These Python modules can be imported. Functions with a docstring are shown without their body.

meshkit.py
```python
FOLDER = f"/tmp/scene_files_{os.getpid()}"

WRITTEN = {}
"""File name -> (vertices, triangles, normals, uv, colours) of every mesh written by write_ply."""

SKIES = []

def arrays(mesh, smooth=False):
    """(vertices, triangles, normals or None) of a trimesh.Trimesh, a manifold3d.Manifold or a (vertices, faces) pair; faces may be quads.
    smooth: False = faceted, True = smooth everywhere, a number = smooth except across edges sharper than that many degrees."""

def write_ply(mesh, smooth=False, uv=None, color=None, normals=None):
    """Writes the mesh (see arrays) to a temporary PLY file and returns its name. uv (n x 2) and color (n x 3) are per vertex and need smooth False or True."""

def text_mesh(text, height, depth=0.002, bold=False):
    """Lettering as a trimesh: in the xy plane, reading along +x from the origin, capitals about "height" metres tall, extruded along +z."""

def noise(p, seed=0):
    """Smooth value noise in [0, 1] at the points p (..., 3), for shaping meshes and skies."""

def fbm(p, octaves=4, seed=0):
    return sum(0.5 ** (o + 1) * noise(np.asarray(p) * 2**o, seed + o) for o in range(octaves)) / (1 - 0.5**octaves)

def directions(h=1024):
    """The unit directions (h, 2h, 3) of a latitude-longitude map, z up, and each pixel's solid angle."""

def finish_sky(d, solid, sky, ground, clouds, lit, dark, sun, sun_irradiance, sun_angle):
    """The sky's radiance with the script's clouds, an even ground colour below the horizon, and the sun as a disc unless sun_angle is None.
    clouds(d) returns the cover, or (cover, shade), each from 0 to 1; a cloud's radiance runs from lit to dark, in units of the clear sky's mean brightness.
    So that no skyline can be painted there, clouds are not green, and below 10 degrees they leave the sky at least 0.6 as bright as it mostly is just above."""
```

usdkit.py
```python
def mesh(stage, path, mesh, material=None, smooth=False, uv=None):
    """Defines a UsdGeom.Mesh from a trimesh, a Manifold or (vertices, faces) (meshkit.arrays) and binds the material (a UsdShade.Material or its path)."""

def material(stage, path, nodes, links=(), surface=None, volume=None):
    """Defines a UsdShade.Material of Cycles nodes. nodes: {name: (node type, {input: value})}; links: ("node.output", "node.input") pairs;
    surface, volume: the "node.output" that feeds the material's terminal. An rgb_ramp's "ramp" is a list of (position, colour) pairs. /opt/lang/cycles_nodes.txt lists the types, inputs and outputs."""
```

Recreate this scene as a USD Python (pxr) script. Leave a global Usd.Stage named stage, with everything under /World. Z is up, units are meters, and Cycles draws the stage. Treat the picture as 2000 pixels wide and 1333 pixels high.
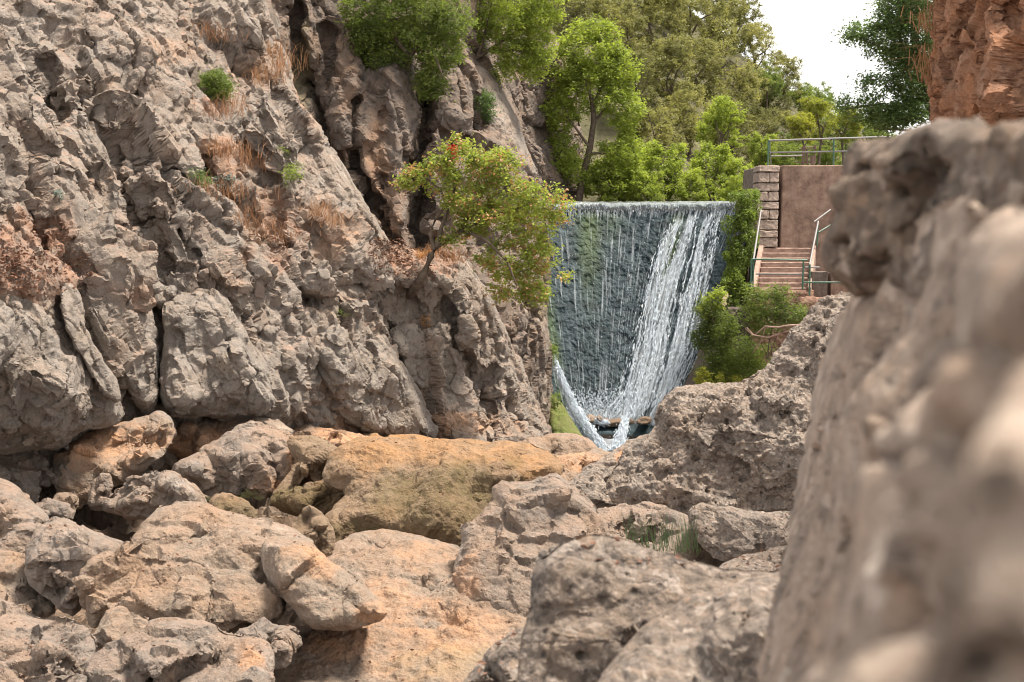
import math, random
import numpy as np
import trimesh, shapely, usdkit, meshkit
from shapely.geometry import Polygon
from scipy.spatial import Delaunay, cKDTree
from scipy.interpolate import RBFInterpolator, LinearNDInterpolator
from pxr import Gf, Sdf, Usd, UsdGeom, UsdLux, UsdShade, Vt

stage = Usd.Stage.CreateInMemory()
UsdGeom.Xform.Define(stage, '/World')
UsdGeom.SetStageUpAxis(stage, 'Z')

# ------------------------------------------------------------------ camera, sky, sun, exposure
F = 2778.0                      # focal length in pixels of a 2000 px wide picture (50 mm on 36 mm)
CAM = np.array([0.0, 0.0, 8.0])
PITCH = math.atan((666.5 - 430.0) / F)
cam = UsdGeom.Camera.Define(stage, '/World/camera')
cam.CreateFocalLengthAttr(50.0)
cam.CreateHorizontalApertureAttr(36.0)
cam.CreateVerticalApertureAttr(24.0)
cam.CreateFStopAttr(2.8)
cam.CreateFocusDistanceAttr(31.0)
cam.CreateExposureAttr(EXPOSURE := 3.05)
cam.CreateClippingRangeAttr(Gf.Vec2f(0.05, 5000))
xf = UsdGeom.Xformable(cam)
xf.AddTranslateOp().Set(Gf.Vec3d(*CAM))
xf.AddRotateXOp().Set(90.0 - math.degrees(PITCH))

SUN = np.array([0.36, 0.06, 0.93]); SUN /= np.linalg.norm(SUN)
SUN_EL = math.asin(SUN[2]); SUN_ROT = math.atan2(SUN[0], SUN[1])
dome = UsdLux.DomeLight.Define(stage, '/World/sky')
dome.CreateIntensityAttr(1.0)
UsdGeom.Scope.Define(stage, '/World/Looks')
MAT = lambda name, *a, **k: usdkit.material(stage, '/World/Looks/' + name, *a, **k)
skymat = MAT('sky_look', {
    'sky': ('sky_texture', {'sky_type': 'single_scattering', 'sun_disc': False, 'sun_elevation': SUN_EL, 'sun_rotation': SUN_ROT, 'altitude': 600.0, 'aerosol_density': 1.6}),
    'co': ('texture_coordinate', {}),
    'mp': ('mapping', {'scale': (1.0, 1.0, 2.2)}),
    'nz': ('noise_texture', {'scale': 1.7, 'detail': 6.0, 'roughness': 0.55}),
    'rp': ('map_range', {'from_min': 0.3, 'from_max': 0.6, 'to_min': 0.80, 'to_max': 1.0, 'clamp': True}),
    'mx': ('mix_color', {'b': (3.85, 3.74, 3.62), 'use_clamp': False}),
    'bg': ('background_shader', {'strength': 0.05}),
}, [('co.generated', 'mp.vector'), ('mp.vector', 'nz.vector'), ('nz.fac', 'rp.value'), ('rp.result', 'mx.fac'), ('sky.color', 'mx.a'), ('mx.result', 'bg.color')], surface='bg.background')
UsdShade.MaterialBindingAPI.Apply(dome.GetPrim()).Bind(skymat)
sun = UsdLux.DistantLight.Define(stage, '/World/sun')
sun.CreateNormalizeAttr(True); sun.CreateIntensityAttr(0.40); sun.CreateAngleAttr(12.0)
sun.CreateColorAttr(Gf.Vec3f(1.0, 0.91, 0.79))
zax = SUN; xax = np.cross([0, 0, 1.0], zax); xax /= np.linalg.norm(xax); yax = np.cross(zax, xax)
UsdGeom.Xformable(sun).AddTransformOp().Set(Gf.Matrix4d(*xax, 0, *yax, 0, *zax, 0, 0, 0, 0, 1))

# ------------------------------------------------------------------ measuring: a pixel of the photograph at a distance -> a point of the place
def P(px, py, d):
    px, py, d = np.broadcast_arrays(np.asarray(px, float), np.asarray(py, float), np.asarray(d, float))
    x = (px - 1000.0) / F; u = (666.5 - py) / F
    c, s = math.cos(PITCH), math.sin(PITCH)
    dy = c + u * s; dz = -s + u * c
    t = d / dy
    return CAM + np.stack([x * t, dy * t, dz * t], -1)

# ------------------------------------------------------------------ prims, names, labels
taken = {}
def numbered(path):
    n = taken.get(path, 0); taken[path] = n + 1
    return path if n == 0 else f'{path}_{n:03d}'
def tag(prim, label=None, cat=None, group=None, kind=None):
    p = prim.GetPrim() if hasattr(prim, 'GetPrim') else prim
    for k, v in (('label', label), ('category', cat), ('group', group), ('kind', kind)):
        if v: p.SetCustomDataByKey(k, v)
    return p
def thing(name, label=None, cat=None, group=None, kind=None, loc=(0, 0, 0), rot=0.0, scale=1.0):
    x = UsdGeom.Xform.Define(stage, numbered('/World/' + name))
    x.AddTranslateOp().Set(Gf.Vec3d(*map(float, loc)))
    if rot: x.AddRotateZOp().Set(float(rot))
    if scale != 1.0: x.AddScaleOp().Set(Gf.Vec3f(*(np.ones(3) * scale).tolist()))
    tag(x, label, cat, group, kind)
    return x
def obj(name, mesh, mat, parent=None, smooth=False, attrs=None, **kw):
    base = str(parent.GetPath()) if parent is not None else '/World'
    m = usdkit.mesh(stage, numbered(base + '/' + name), mesh, mat, smooth)
    m.CreateDoubleSidedAttr(True)
    for k, v in (attrs or {}).items():
        UsdGeom.PrimvarsAPI(m).CreatePrimvar(k, Sdf.ValueTypeNames.FloatArray, 'vertex').Set(Vt.FloatArray.FromNumpy(np.asarray(v, np.float32)))
    tag(m, **kw)
    return m

# ------------------------------------------------------------------ shaping of rock
from scipy.ndimage import map_coordinates
LATTICE = np.random.default_rng(99).random((48, 48, 48)).astype(np.float32)
def vnoise(p, seed=0):
    """Smooth value noise in [0, 1] from a repeating lattice."""
    p = np.asarray(p, float) + np.array([7.31, 3.17, 11.73]) * (seed % 911)
    i = np.floor(p); t = p - i
    q = (i + t * t * (3 - 2 * t)).reshape(-1, 3) % 48.0
    return map_coordinates(LATTICE, q.T, order=1, mode='grid-wrap', prefilter=False).reshape(p.shape[:-1])
def fbm(p, octaves=4, seed=0):
    p = np.asarray(p, float)
    return sum(0.5 ** (o + 1) * vnoise(p * 2 ** o, seed + o) for o in range(octaves)) / (1 - 0.5 ** octaves)
def sstep(a, b, x):
    t = np.clip((x - a) / (b - a), 0, 1); return t * t * (3 - 2 * t)
def frame(e1):
    e1 = np.array(e1, float); e1 /= np.linalg.norm(e1)
    a = np.cross(e1, [0.3, 0.9, 0.2]); a /= np.linalg.norm(a)
    return np.stack([e1, a, np.cross(e1, a)])
DIP = frame((0.50, -0.30, -0.80))
EYE = np.eye(3)
def facets(p, size, seed, M=EYE, stretch=(1, 1, 1), warp=0.35, tilt=0.55, blend=0.12, crack=0.35, cw=0.05):
    """Broken rock: cells, each with its own offset and tilt, joints between them."""
    q = (p @ M.T) / (size * np.asarray(stretch, float))
    if warp:
        w = np.stack([fbm(q * 0.9 + 17.3 * k, 3, seed + 31 * k) for k in range(3)], -1) - 0.5
        q = q + warp * 2 * w
    rng = np.random.default_rng(seed)
    lo, hi = np.floor(q.min(0)) - 1, np.ceil(q.max(0)) + 1
    n = (hi - lo).astype(int) + 1
    g = np.stack(np.meshgrid(*[np.arange(k) for k in n], indexing='ij'), -1).reshape(-1, 3)
    s = lo + g + rng.random(g.shape) * 0.9
    off = rng.random(len(s)) - 0.5; tv = rng.normal(size=s.shape) * tilt
    dd, ii = cKDTree(s).query(q, k=2, workers=-1)
    h0, h1 = [off[ii[:, k]] + ((q - s[ii[:, k]]) * tv[ii[:, k]]).sum(1) for k in (0, 1)]
    gap = dd[:, 1] - dd[:, 0]
    w = 0.5 + 0.5 * sstep(0, blend, gap)
    return w * h0 + (1 - w) * h1 - crack * np.exp(-(gap / cw) ** 2)
def ridged(p, octv=4, seed=0):
    o, a, t = 0, 1.0, 0
    for k in range(octv):
        o = o + a * (1 - np.abs(2 * vnoise(p * 2 ** k, seed + k) - 1)); t += a; a *= 0.5
    return o / t
def pitted(p, size, seed):
    q = p / size
    rng = np.random.default_rng(seed)
    lo, hi = np.floor(q.min(0)) - 1, np.ceil(q.max(0)) + 1
    n = (hi - lo).astype(int) + 1
    s = lo + rng.random((int(np.prod(n) * 0.8), 3)) * n
    r = 0.12 + 0.45 * rng.random(len(s)) ** 2
    d, i = cKDTree(s).query(q, k=1, workers=-1)
    return sstep(1.0, 0.2, d / r[i])

# each kind of rock: the big breaks first, then the small ones on top of them
def cliff_big(p, seed):
    h = facets(p, 2.2, seed, DIP, (1.5, 1, 1), warp=.25, tilt=.70, blend=.05, crack=.6, cw=.03) * .54
    h += facets(p, .95, seed + 1, DIP, (1.35, 1, 1), warp=.25, tilt=.95, blend=.06, crack=.5, cw=.05) * .17
    return h + (fbm(p * .45, 3, seed + 3) - .5) * .35
def cliff_small(p, seed):
    h = facets(p, .34, seed + 2, DIP, (1.3, 1, 1), warp=.25, tilt=1.0, blend=.06, crack=.5, cw=.06) * .075
    rough = sstep(.40, .62, fbm(p * .35, 3, seed + 9))
    h += (ridged(p * 1.9, 4, seed + 4) - .5) * .05 * rough + (fbm(p * 9, 3, seed + 5) - .5) * .065
    return h - pitted(p, .30, seed + 7) * .025 * rough
def slab_big(p, seed):
    return facets(p, 1.0, seed, DIP, (1.7, 1, 1), warp=.5, tilt=.85, blend=.06, crack=.5, cw=.03) * .14 + (fbm(p * 1.0, 3, seed + 3) - .5) * .16
def slab_small(p, seed):
    h = facets(p, .34, seed + 1, DIP, (1.5, 1, 1), warp=.4, tilt=.9, blend=.09, crack=.4, cw=.06) * .065
    return h + (ridged(p * 2.8, 4, seed + 4) - .5) * .045 + (fbm(p * 10, 3, seed + 5) - .5) * .06 - pitted(p, .24, seed + 7) * .03
def boulder_big(p, seed):
    return facets(p, 1.1, seed, EYE, (1.4, 1, .8), tilt=.9, blend=.05, crack=.0, cw=.03) * .18 + (fbm(p * 1.1, 3, seed + 3) - .5) * .06
def boulder_small(p, seed):
    h = facets(p, .38, seed + 1, EYE, (1.3, 1, .8), tilt=1.0, blend=.08, crack=.2, cw=.05) * .06
    return h + (ridged(p * [3, 3, 4.5], 4, seed + 4) - .5) * .045 + (fbm(p * 12, 3, seed + 5) - .5) * .05 - pitted(p, .18, seed + 7) * .02
def smooth_big(p, seed):
    return (fbm(p * .9, 4, seed) - .5) * .35 + facets(p, .8, seed + 4, EYE, (1.3, 1, .8), tilt=.8, blend=.12, crack=.1) * .07
def smooth_small(p, seed):
    return (ridged(p * 2.2, 4, seed + 1) - .5) * .10 + (fbm(p * 8, 4, seed + 2) - .5) * .10 - pitted(p, .24, seed + 7) * .03
def cong_big(p, seed):
    return facets(p, .8, seed, EYE, (1.5, 1, .8), tilt=.75, blend=.10, crack=.25, cw=.04) * .13 + (fbm(p * 1.5, 3, seed + 3) - .5) * .20
def cong_small(p, seed):
    h = facets(p, .26, seed + 1, EYE, (1.3, 1, .8), tilt=.7, blend=.15, crack=.2) * .04 + (fbm(p * 11, 4, seed + 5) - .5) * .09
    return h - pitted(p, .17, seed + 7) * .07 + pitted(p, .12, seed + 9) * .03
def cap_big(p, seed):
    return facets(p, .42, seed, EYE, (1.2, 1, 1), tilt=.6, blend=.3, crack=.1) * .09 + (fbm(p * 2.2, 3, seed + 3) - .5) * .14
def cap_small(p, seed):
    return (fbm(p * 10, 3, seed + 5) - .5) * .04 + pitted(p, .13, seed + 9) * .04 + pitted(p, .06, seed + 10) * .014 - pitted(p, .16, seed + 7) * .06
def near_big(p, seed):
    return facets(p, .55, seed, EYE, (1.2, 1, 1), tilt=.6, blend=.2, crack=.1) * .07 + (fbm(p * 2.0, 3, seed + 3) - .5) * .12
def near_small(p, seed):
    return (fbm(p * 8, 4, seed + 5) - .5) * .05 - pitted(p, .16, seed + 7) * .035 + (ridged(p * 5, 3, seed + 8) - .5) * .03
STYLE = dict(cliff=(cliff_big, cliff_small), slab=(slab_big, slab_small), boulder=(boulder_big, boulder_small), smooth=(smooth_big, smooth_small), conglomerate=(cong_big, cong_small), cap=(cap_big, cap_small), near=(near_big, near_small))

def dense_ring(poly, sp):
    pts = np.array(poly, float); out = []
    for a, b in zip(pts, np.roll(pts, -1, 0)):
        n = max(1, int(np.hypot(*(b - a)) / sp))
        out.append(a + (b - a) * (np.arange(n) / n)[:, None])
    return np.vstack(out)
def jag(ring, amp, seed):
    p3 = np.c_[ring / 38.0, np.zeros(len(ring))]
    j = np.stack([fbm(p3, 3, seed), fbm(p3 + 9.7, 3, seed + 50)], -1) - .5
    return ring + j * amp * 2

def relief(outline, depth=None, d0=None, lean=.6, yaw=0., bulge=.35, round_=.6, thick=.8, sp=3.0, seed=1, facetn=6, facet_amp=.22, ctrl=(), style='boulder', amp=1.0, jagamp=5.0, back=True, edge=None, masks=(), chaikin=1, pexp=2.2, dents=(), refine=1.5, grow=1.0):
    """A closed rock: its outline as seen from the path, its own distance, lean, bulk and thickness, broken and weathered in space."""
    rng = np.random.default_rng(seed * 7919 + 13)
    o = np.array(outline, float)
    if grow != 1.0: o = (o - o.mean(0)) * grow + o.mean(0)
    for _ in range(chaikin):
        n = np.roll(o, -1, 0); o = np.stack([.78 * o + .22 * n, .22 * o + .78 * n], 1).reshape(-1, 2)
    ring = jag(dense_ring(o, sp), jagamp, seed)
    poly = Polygon(ring).buffer(0)
    if poly.geom_type != 'Polygon': poly = max(poly.geoms, key=lambda g: g.area)
    ring = dense_ring(np.array(poly.exterior.coords)[:-1], sp * 1.2)
    rt = cKDTree(ring)
    st_ = cKDTree(dense_ring(o, sp))
    calm = lambda q, e: np.minimum(3 * e, np.where(shapely.contains_xy(Polygon(o).buffer(0), q), st_.query(q, workers=-1)[0], 0))
    x0, y0, x1, y1 = poly.bounds
    gx, gy = np.meshgrid(np.arange(x0, x1, sp), np.arange(y0, y1, sp * .87))
    gx = gx + (np.arange(len(gx)) % 2)[:, None] * sp * .5
    g = np.c_[gx.ravel(), gy.ravel()] + rng.uniform(-.2, .2, (gx.size, 2)) * sp
    g = g[shapely.contains_xy(poly, g)]
    e, _ = rt.query(g, workers=-1); k = e > sp * .55; g, e = g[k], e[k]
    R = e.max()
    pts = np.vstack([ring, g]); ee = np.r_[np.zeros(len(ring)), calm(g, e)]
    if depth is None:
        m = d0 / F; yb = y1; xc = (x0 + x1) / 2
        base = lambda q: d0 + (lean * (yb - q[:, 1]) + yaw * (q[:, 0] - xc)) * m
    else:
        base = lambda q: depth(q)
    md = float(np.median(base(pts[::7]))) / F
    B = bulge * R * md * 2 if edge is None else edge[1]
    Rw = max(round_ * R, 1) if edge is None else edge[0]
    prof = lambda e: 1 - (1 - np.clip(e / Rw, 0, 1)) ** pexp
    dep = base(pts) - B * prof(ee)
    # broken planes across the rock
    if facetn or len(ctrl):
        cs = []
        if facetn:
            w = g[rng.choice(len(g), facetn, replace=False, p=(e / e.sum()))]
            cs += [(a, b, v) for (a, b), v in zip(w, rng.normal(size=facetn) * facet_amp * R * md)]
        cs += [tuple(c) for c in ctrl]
        cs = np.array(cs, float)
        rr = ring[::max(1, len(ring) // 40)]
        f = LinearNDInterpolator(np.vstack([rr, cs[:, :2]]), np.r_[np.zeros(len(rr)), cs[:, 2]], fill_value=0.0)
        dep = dep - f(pts)
    V = P(pts[:, 0], pts[:, 1], dep)
    T = Delaunay(pts).simplices
    T = T[shapely.contains_xy(poly, pts[T].mean(1))]
    def area2(a): return (a[:, 1, 0] - a[:, 0, 0]) * (a[:, 2, 1] - a[:, 0, 1]) - (a[:, 2, 0] - a[:, 0, 0]) * (a[:, 1, 1] - a[:, 0, 1])
    s = area2(pts[T]) > 0; T[s] = T[s][:, ::-1]          # front faces towards the viewer's side
    nf = len(V)
    if back:
        cg = max(R / 3, sp * 5)
        bx, by = np.meshgrid(np.arange(x0, x1, cg), np.arange(y0, y1, cg))
        b = np.c_[bx.ravel(), by.ravel()]; b = b[shapely.contains_xy(poly, b)]
        eb, _ = rt.query(b); kk = eb > cg * .4; b, eb = b[kk], eb[kk]
        bp = np.vstack([ring, b])
        T2 = Delaunay(bp).simplices
        T2 = T2[shapely.contains_xy(poly, bp[T2].mean(1))]
        s = area2(bp[T2]) < 0; T2[s] = T2[s][:, ::-1]
        bd = base(b) + max(thick, .05) * prof(eb) if len(b) else np.zeros(0)
        if len(b): V = np.vstack([V, P(b[:, 0], b[:, 1], bd)])
        idx = np.r_[np.arange(len(ring)), nf + np.arange(len(b))]
        T = np.vstack([T, idx[T2]])
    # finer where the surface turns away, so that it breaks up there too
    at0 = np.zeros((len(V), 4)); at0[:nf, :2] = pts; at0[:nf, 2] = ee; at0[:nf, 3] = 1; at0[nf:, :2] = -1e5
    nb = len(T) - (len(T2) if back else 0)
    Vx, Tf = split_long(np.c_[V, at0], T[:nb], refine * sp / F)
    T = np.vstack([Tf, T[nb:]])
    V = Vx[:, :3]; pts = Vx[:, 3:5]; ee = Vx[:, 5]; isf = Vx[:, 6] > .999
    n = usd_normals(V, T)
    big, small = STYLE[style]
    fade = .30 + .70 * sstep(0, 9 * sp, ee)
    h = big(V, seed * 101) * amp * fade
    for (cx, cy, r, dp) in dents:
        dd_ = np.hypot(pts[:, 0] - cx, (pts[:, 1] - cy)) / r
        wob = (fbm(V * (3 / (r * md)) * .5, 3, seed + 5) - .5) * .8
        h -= np.where(isf, dp * sstep(1.15, .25, dd_ + wob), 0)
    V1 = V + n * h[:, None]
    # the breaks have opened new walls: cut those finer before the small roughness
    fin = Vx[:, 6] > .5
    front = fin[T].all(1)
    Vx, Tf = split_long(np.c_[V1, Vx[:, 3:]], T[front], refine * 1.15 * sp / F, 2)
    T = np.vstack([Tf, T[~front]])
    V1 = Vx[:, :3]; pts = Vx[:, 3:5]; ee = Vx[:, 5]; isf = Vx[:, 6] > .999
    n = usd_normals(V1, T)
    V2 = V1 + n * (small(V1, seed * 101) * amp * (.45 + .55 * sstep(0, 9 * sp, ee)))[:, None]
    V = V2
    at = {}
    if masks:
        nz = (fbm(V * 1.6, 4, seed + 77) - .5) * 1.1 + (fbm(V * 6, 3, seed + 78) - .5) * .6
        for name, spots in masks:
            mk = np.zeros(len(V))
            for (cx, cy, rx, ry, st) in spots:
                r = np.hypot((pts[:, 0] - cx) / rx, (pts[:, 1] - cy) / ry)
                mk = np.maximum(mk, st * sstep(1.25, .55, r + nz))
            at[name] = mk * isf
    if len(MOSAIC) < 400 and style in ('boulder', 'smooth', 'conglomerate'): MOSAIC.append((V2[::9], n[::9]))
    TRIS.append(len(T)); TNAME.append((len(T), seed))
    return V2, T, at
MOSAIC = []; TRIS = []; TNAME = []
def split_long(V, T, k, passes=3):
    """Halves every edge longer than k times its distance (outer edges stay), the same way in both its triangles."""
    for _ in range(passes):
        E = np.stack([T, np.roll(T, -1, 1)], -1); key = np.sort(E, -1).reshape(-1, 2)
        code = key[:, 0].astype(np.int64) * len(V) + key[:, 1]
        u, inv, cnt = np.unique(code, return_inverse=True, return_counts=True)
        a, b = u // len(V), u % len(V)
        long = (np.linalg.norm(V[a, :3] - V[b, :3], axis=1) > k * np.abs((V[a, 1] + V[b, 1]) / 2)) & (cnt > 1)
        if not long.any(): break
        mid = np.full(len(u), -1); mid[long] = len(V) + np.arange(long.sum())
        M = mid[inv].reshape(-1, 3)
        V = np.vstack([V, (V[a[long]] + V[b[long]]) / 2])
        f = (M >= 0); n = f.sum(1); out = [T[n == 0]]
        for r in range(3):
            t, m, g = np.roll(T, -r, 1), np.roll(M, -r, 1), np.roll(f, -r, 1)
            s = (n == 1) & g[:, 0]; x, y = t[s], m[s]
            out += [np.c_[x[:, 0], y[:, 0], x[:, 2]], np.c_[y[:, 0], x[:, 1], x[:, 2]]]
            s = (n == 2) & g[:, 0] & g[:, 1]; x, y = t[s], m[s]
            out += [np.c_[y[:, 0], x[:, 1], y[:, 1]], np.c_[x[:, 0], y[:, 0], y[:, 1]], np.c_[x[:, 0], y[:, 1], x[:, 2]]]
        s = n == 3; x, y = T[s], M[s]
        out += [np.c_[x[:, 0], y[:, 0], y[:, 2]], np.c_[y[:, 0], x[:, 1], y[:, 1]], np.c_[y[:, 2], y[:, 1], x[:, 2]], y]
        T = np.vstack(out)
    return V, T
def usd_normals(V, T):
    n = np.zeros_like(V); fn = np.cross(V[T[:, 1]] - V[T[:, 0]], V[T[:, 2]] - V[T[:, 0]])
    for k in range(3): np.add.at(n, T[:, k], fn)
    L = np.linalg.norm(n, axis=1, keepdims=True)
    return n / np.maximum(L, 1e-12)

# ------------------------------------------------------------------ rock looks
def rock_look(name, dark, mid, light, warm, warm_amt=.5, pits=.6, pit_scale=9., streak=.35, pebble=0., stain=(.37, .195, .10), soil=(.21, .12, .08), ledge=.55, grain=.55, moss=(.12, .13, .03), lich=.35, blotch=.3, rough=.92, bumpd=.06):
    n = {
        'g': ('geometry', {}),
        'n1': ('noise_texture', {'scale': .55, 'detail': 5., 'roughness': .6}),
        'n2': ('noise_texture', {'scale': 3.1, 'detail': 9., 'roughness': .68}),
        'n3': ('noise_texture', {'scale': 26., 'detail': 7., 'roughness': .7}),
        'n4': ('noise_texture', {'scale': 1.5, 'detail': 6., 'roughness': .62, 'w': 3., 'dimensions': '4D'}),
        'sm': ('mapping', {'scale': (2.6, 2.6, .35)}),
        'ns': ('noise_texture', {'scale': 1.4, 'detail': 6., 'roughness': .65}),
        'vo': ('voronoi_texture', {'scale': pit_scale, 'feature': 'f1', 'randomness': 1.0}),
        'vo2': ('voronoi_texture', {'scale': pit_scale * 2.7, 'feature': 'f1', 'randomness': 1.0}),
        'mixn': ('mix_float', {'fac': .35}),
        'base': ('rgb_ramp', {'ramp': [(.32, dark), (.46, mid), (.56, mid), (.69, light)]}),
        'wr': ('map_range', {'from_min': .42, 'from_max': .66, 'to_min': 0., 'to_max': warm_amt, 'clamp': True}),
        'wm': ('mix_color', {'b': warm}),
        'sr': ('map_range', {'from_min': .52, 'from_max': .70, 'to_min': 0., 'to_max': streak, 'clamp': True}),
        'st': ('mix_color', {'b': tuple(.42 * c for c in mid)}),
        'lr': ('map_range', {'from_min': .60, 'from_max': .72, 'to_min': 0., 'to_max': lich, 'clamp': True}),
        'lc': ('mix_color', {'b': tuple(min(.62, 1.35 * c + .03) for c in light)}),
        'pr': ('map_range', {'from_min': .06, 'from_max': .24, 'to_min': pits, 'to_max': 0., 'clamp': True}),
        'pn': ('map_range', {'from_min': .50, 'from_max': .58, 'to_min': 0., 'to_max': 1., 'clamp': True}),
        'pm': ('math', {'math_type': 'multiply'}),
        'pc': ('mix_color', {'b': (.03, .026, .024)}),
        'n5': ('noise_texture', {'scale': pit_scale * .9, 'detail': 6., 'roughness': .72, 'w': 7., 'dimensions': '4D'}), 'br': ('map_range', {'from_min': .53, 'from_max': .62, 'to_min': 0., 'to_max': blotch, 'clamp': True}), 'bc': ('mix_color', {'b': tuple(.75 * c for c in dark)}),
        'gr': ('map_range', {'from_min': .3, 'from_max': .7, 'to_min': 1 - .34 * grain, 'to_max': 1 + .30 * grain, 'clamp': True}),
        'gm': ('mix_color', {'blend_type': 'multiply', 'fac': 1.0, 'use_clamp': False}),
        'sz': ('separate_xyz', {}),
        'lz': ('map_range', {'from_min': .62, 'from_max': .88, 'to_min': 0., 'to_max': ledge, 'clamp': True}),
        'lzn': ('math', {'math_type': 'multiply'}),
        'lzr': ('map_range', {'from_min': .43, 'from_max': .56, 'to_min': 0., 'to_max': 1., 'clamp': True}),
        'lm': ('mix_color', {'b': soil}),
        'as': ('attribute', {'attribute': 'stain'}), 'mk': ('map_range', {'from_min': .36, 'from_max': .60, 'to_min': .25, 'to_max': 1.0, 'clamp': True}), 'asm': ('math', {'math_type': 'multiply'}), 'amm': ('math', {'math_type': 'multiply'}), 'adm': ('math', {'math_type': 'multiply'}), 'sn': ('mix_color', {'b': stain}),
        'am': ('attribute', {'attribute': 'moss'}), 'mo': ('mix_color', {'b': moss}),
        'ad': ('attribute', {'attribute': 'soil'}), 'so': ('mix_color', {'b': soil}),
        'b1': ('math', {'math_type': 'multiply_add', 'value2': .7}),
        'b2': ('math', {'math_type': 'multiply_add', 'value2': -.6}),
        'b3': ('math', {'math_type': 'multiply_add', 'value2': .8}),
        'bp': ('bump', {'strength': .9, 'distance': bumpd}),
        'p': ('principled_bsdf', {'roughness': rough, 'specular_ior_level': .22}),
    }
    L = [('g.position', f'{x}.vector') for x in ('n1', 'n2', 'n3', 'n4', 'sm', 'vo', 'vo2', 'n5')]
    L += [('sm.vector', 'ns.vector'), ('n2.fac', 'mixn.a'), ('n1.fac', 'mixn.b'), ('mixn.result', 'base.fac'),
          ('n4.fac', 'wr.value'), ('wr.result', 'wm.fac'), ('base.color', 'wm.a'),
          ('ns.fac', 'sr.value'), ('sr.result', 'st.fac'), ('wm.result', 'st.a'),
          ('n3.fac', 'lr.value'), ('lr.result', 'lc.fac'), ('st.result', 'lc.a'),
          ('g.normal', 'sz.vector'), ('sz.z', 'lz.value'), ('n2.fac', 'lzr.value'), ('lz.result', 'lzn.value1'), ('lzr.result', 'lzn.value2'),
          ('lzn.value', 'lm.fac')]
    last = 'lc.result'
    if pebble:
        n['pv'] = ('voronoi_texture', {'scale': pebble, 'feature': 'f1', 'randomness': 1.0})
        n['ph'] = ('separate_color', {})
        n['pp'] = ('rgb_ramp', {'ramp': [(0., dark), (.25, tuple(.5 * c for c in mid)), (.5, mid), (.72, warm), (.88, light), (1., tuple(min(.6, 1.25 * c) for c in light))]})
        n['pk'] = ('map_range', {'from_min': .42, 'from_max': .62, 'to_min': .05, 'to_max': .55, 'clamp': True})
        n['px'] = ('mix_color', {})
        L += [('g.position', 'pv.vector'), ('pv.color', 'ph.color'), ('ph.r', 'pp.fac'), ('n2.fac', 'pk.value'), ('pk.result', 'px.fac'), (last, 'px.a'), ('pp.color', 'px.b')]
        last = 'px.result'
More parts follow.
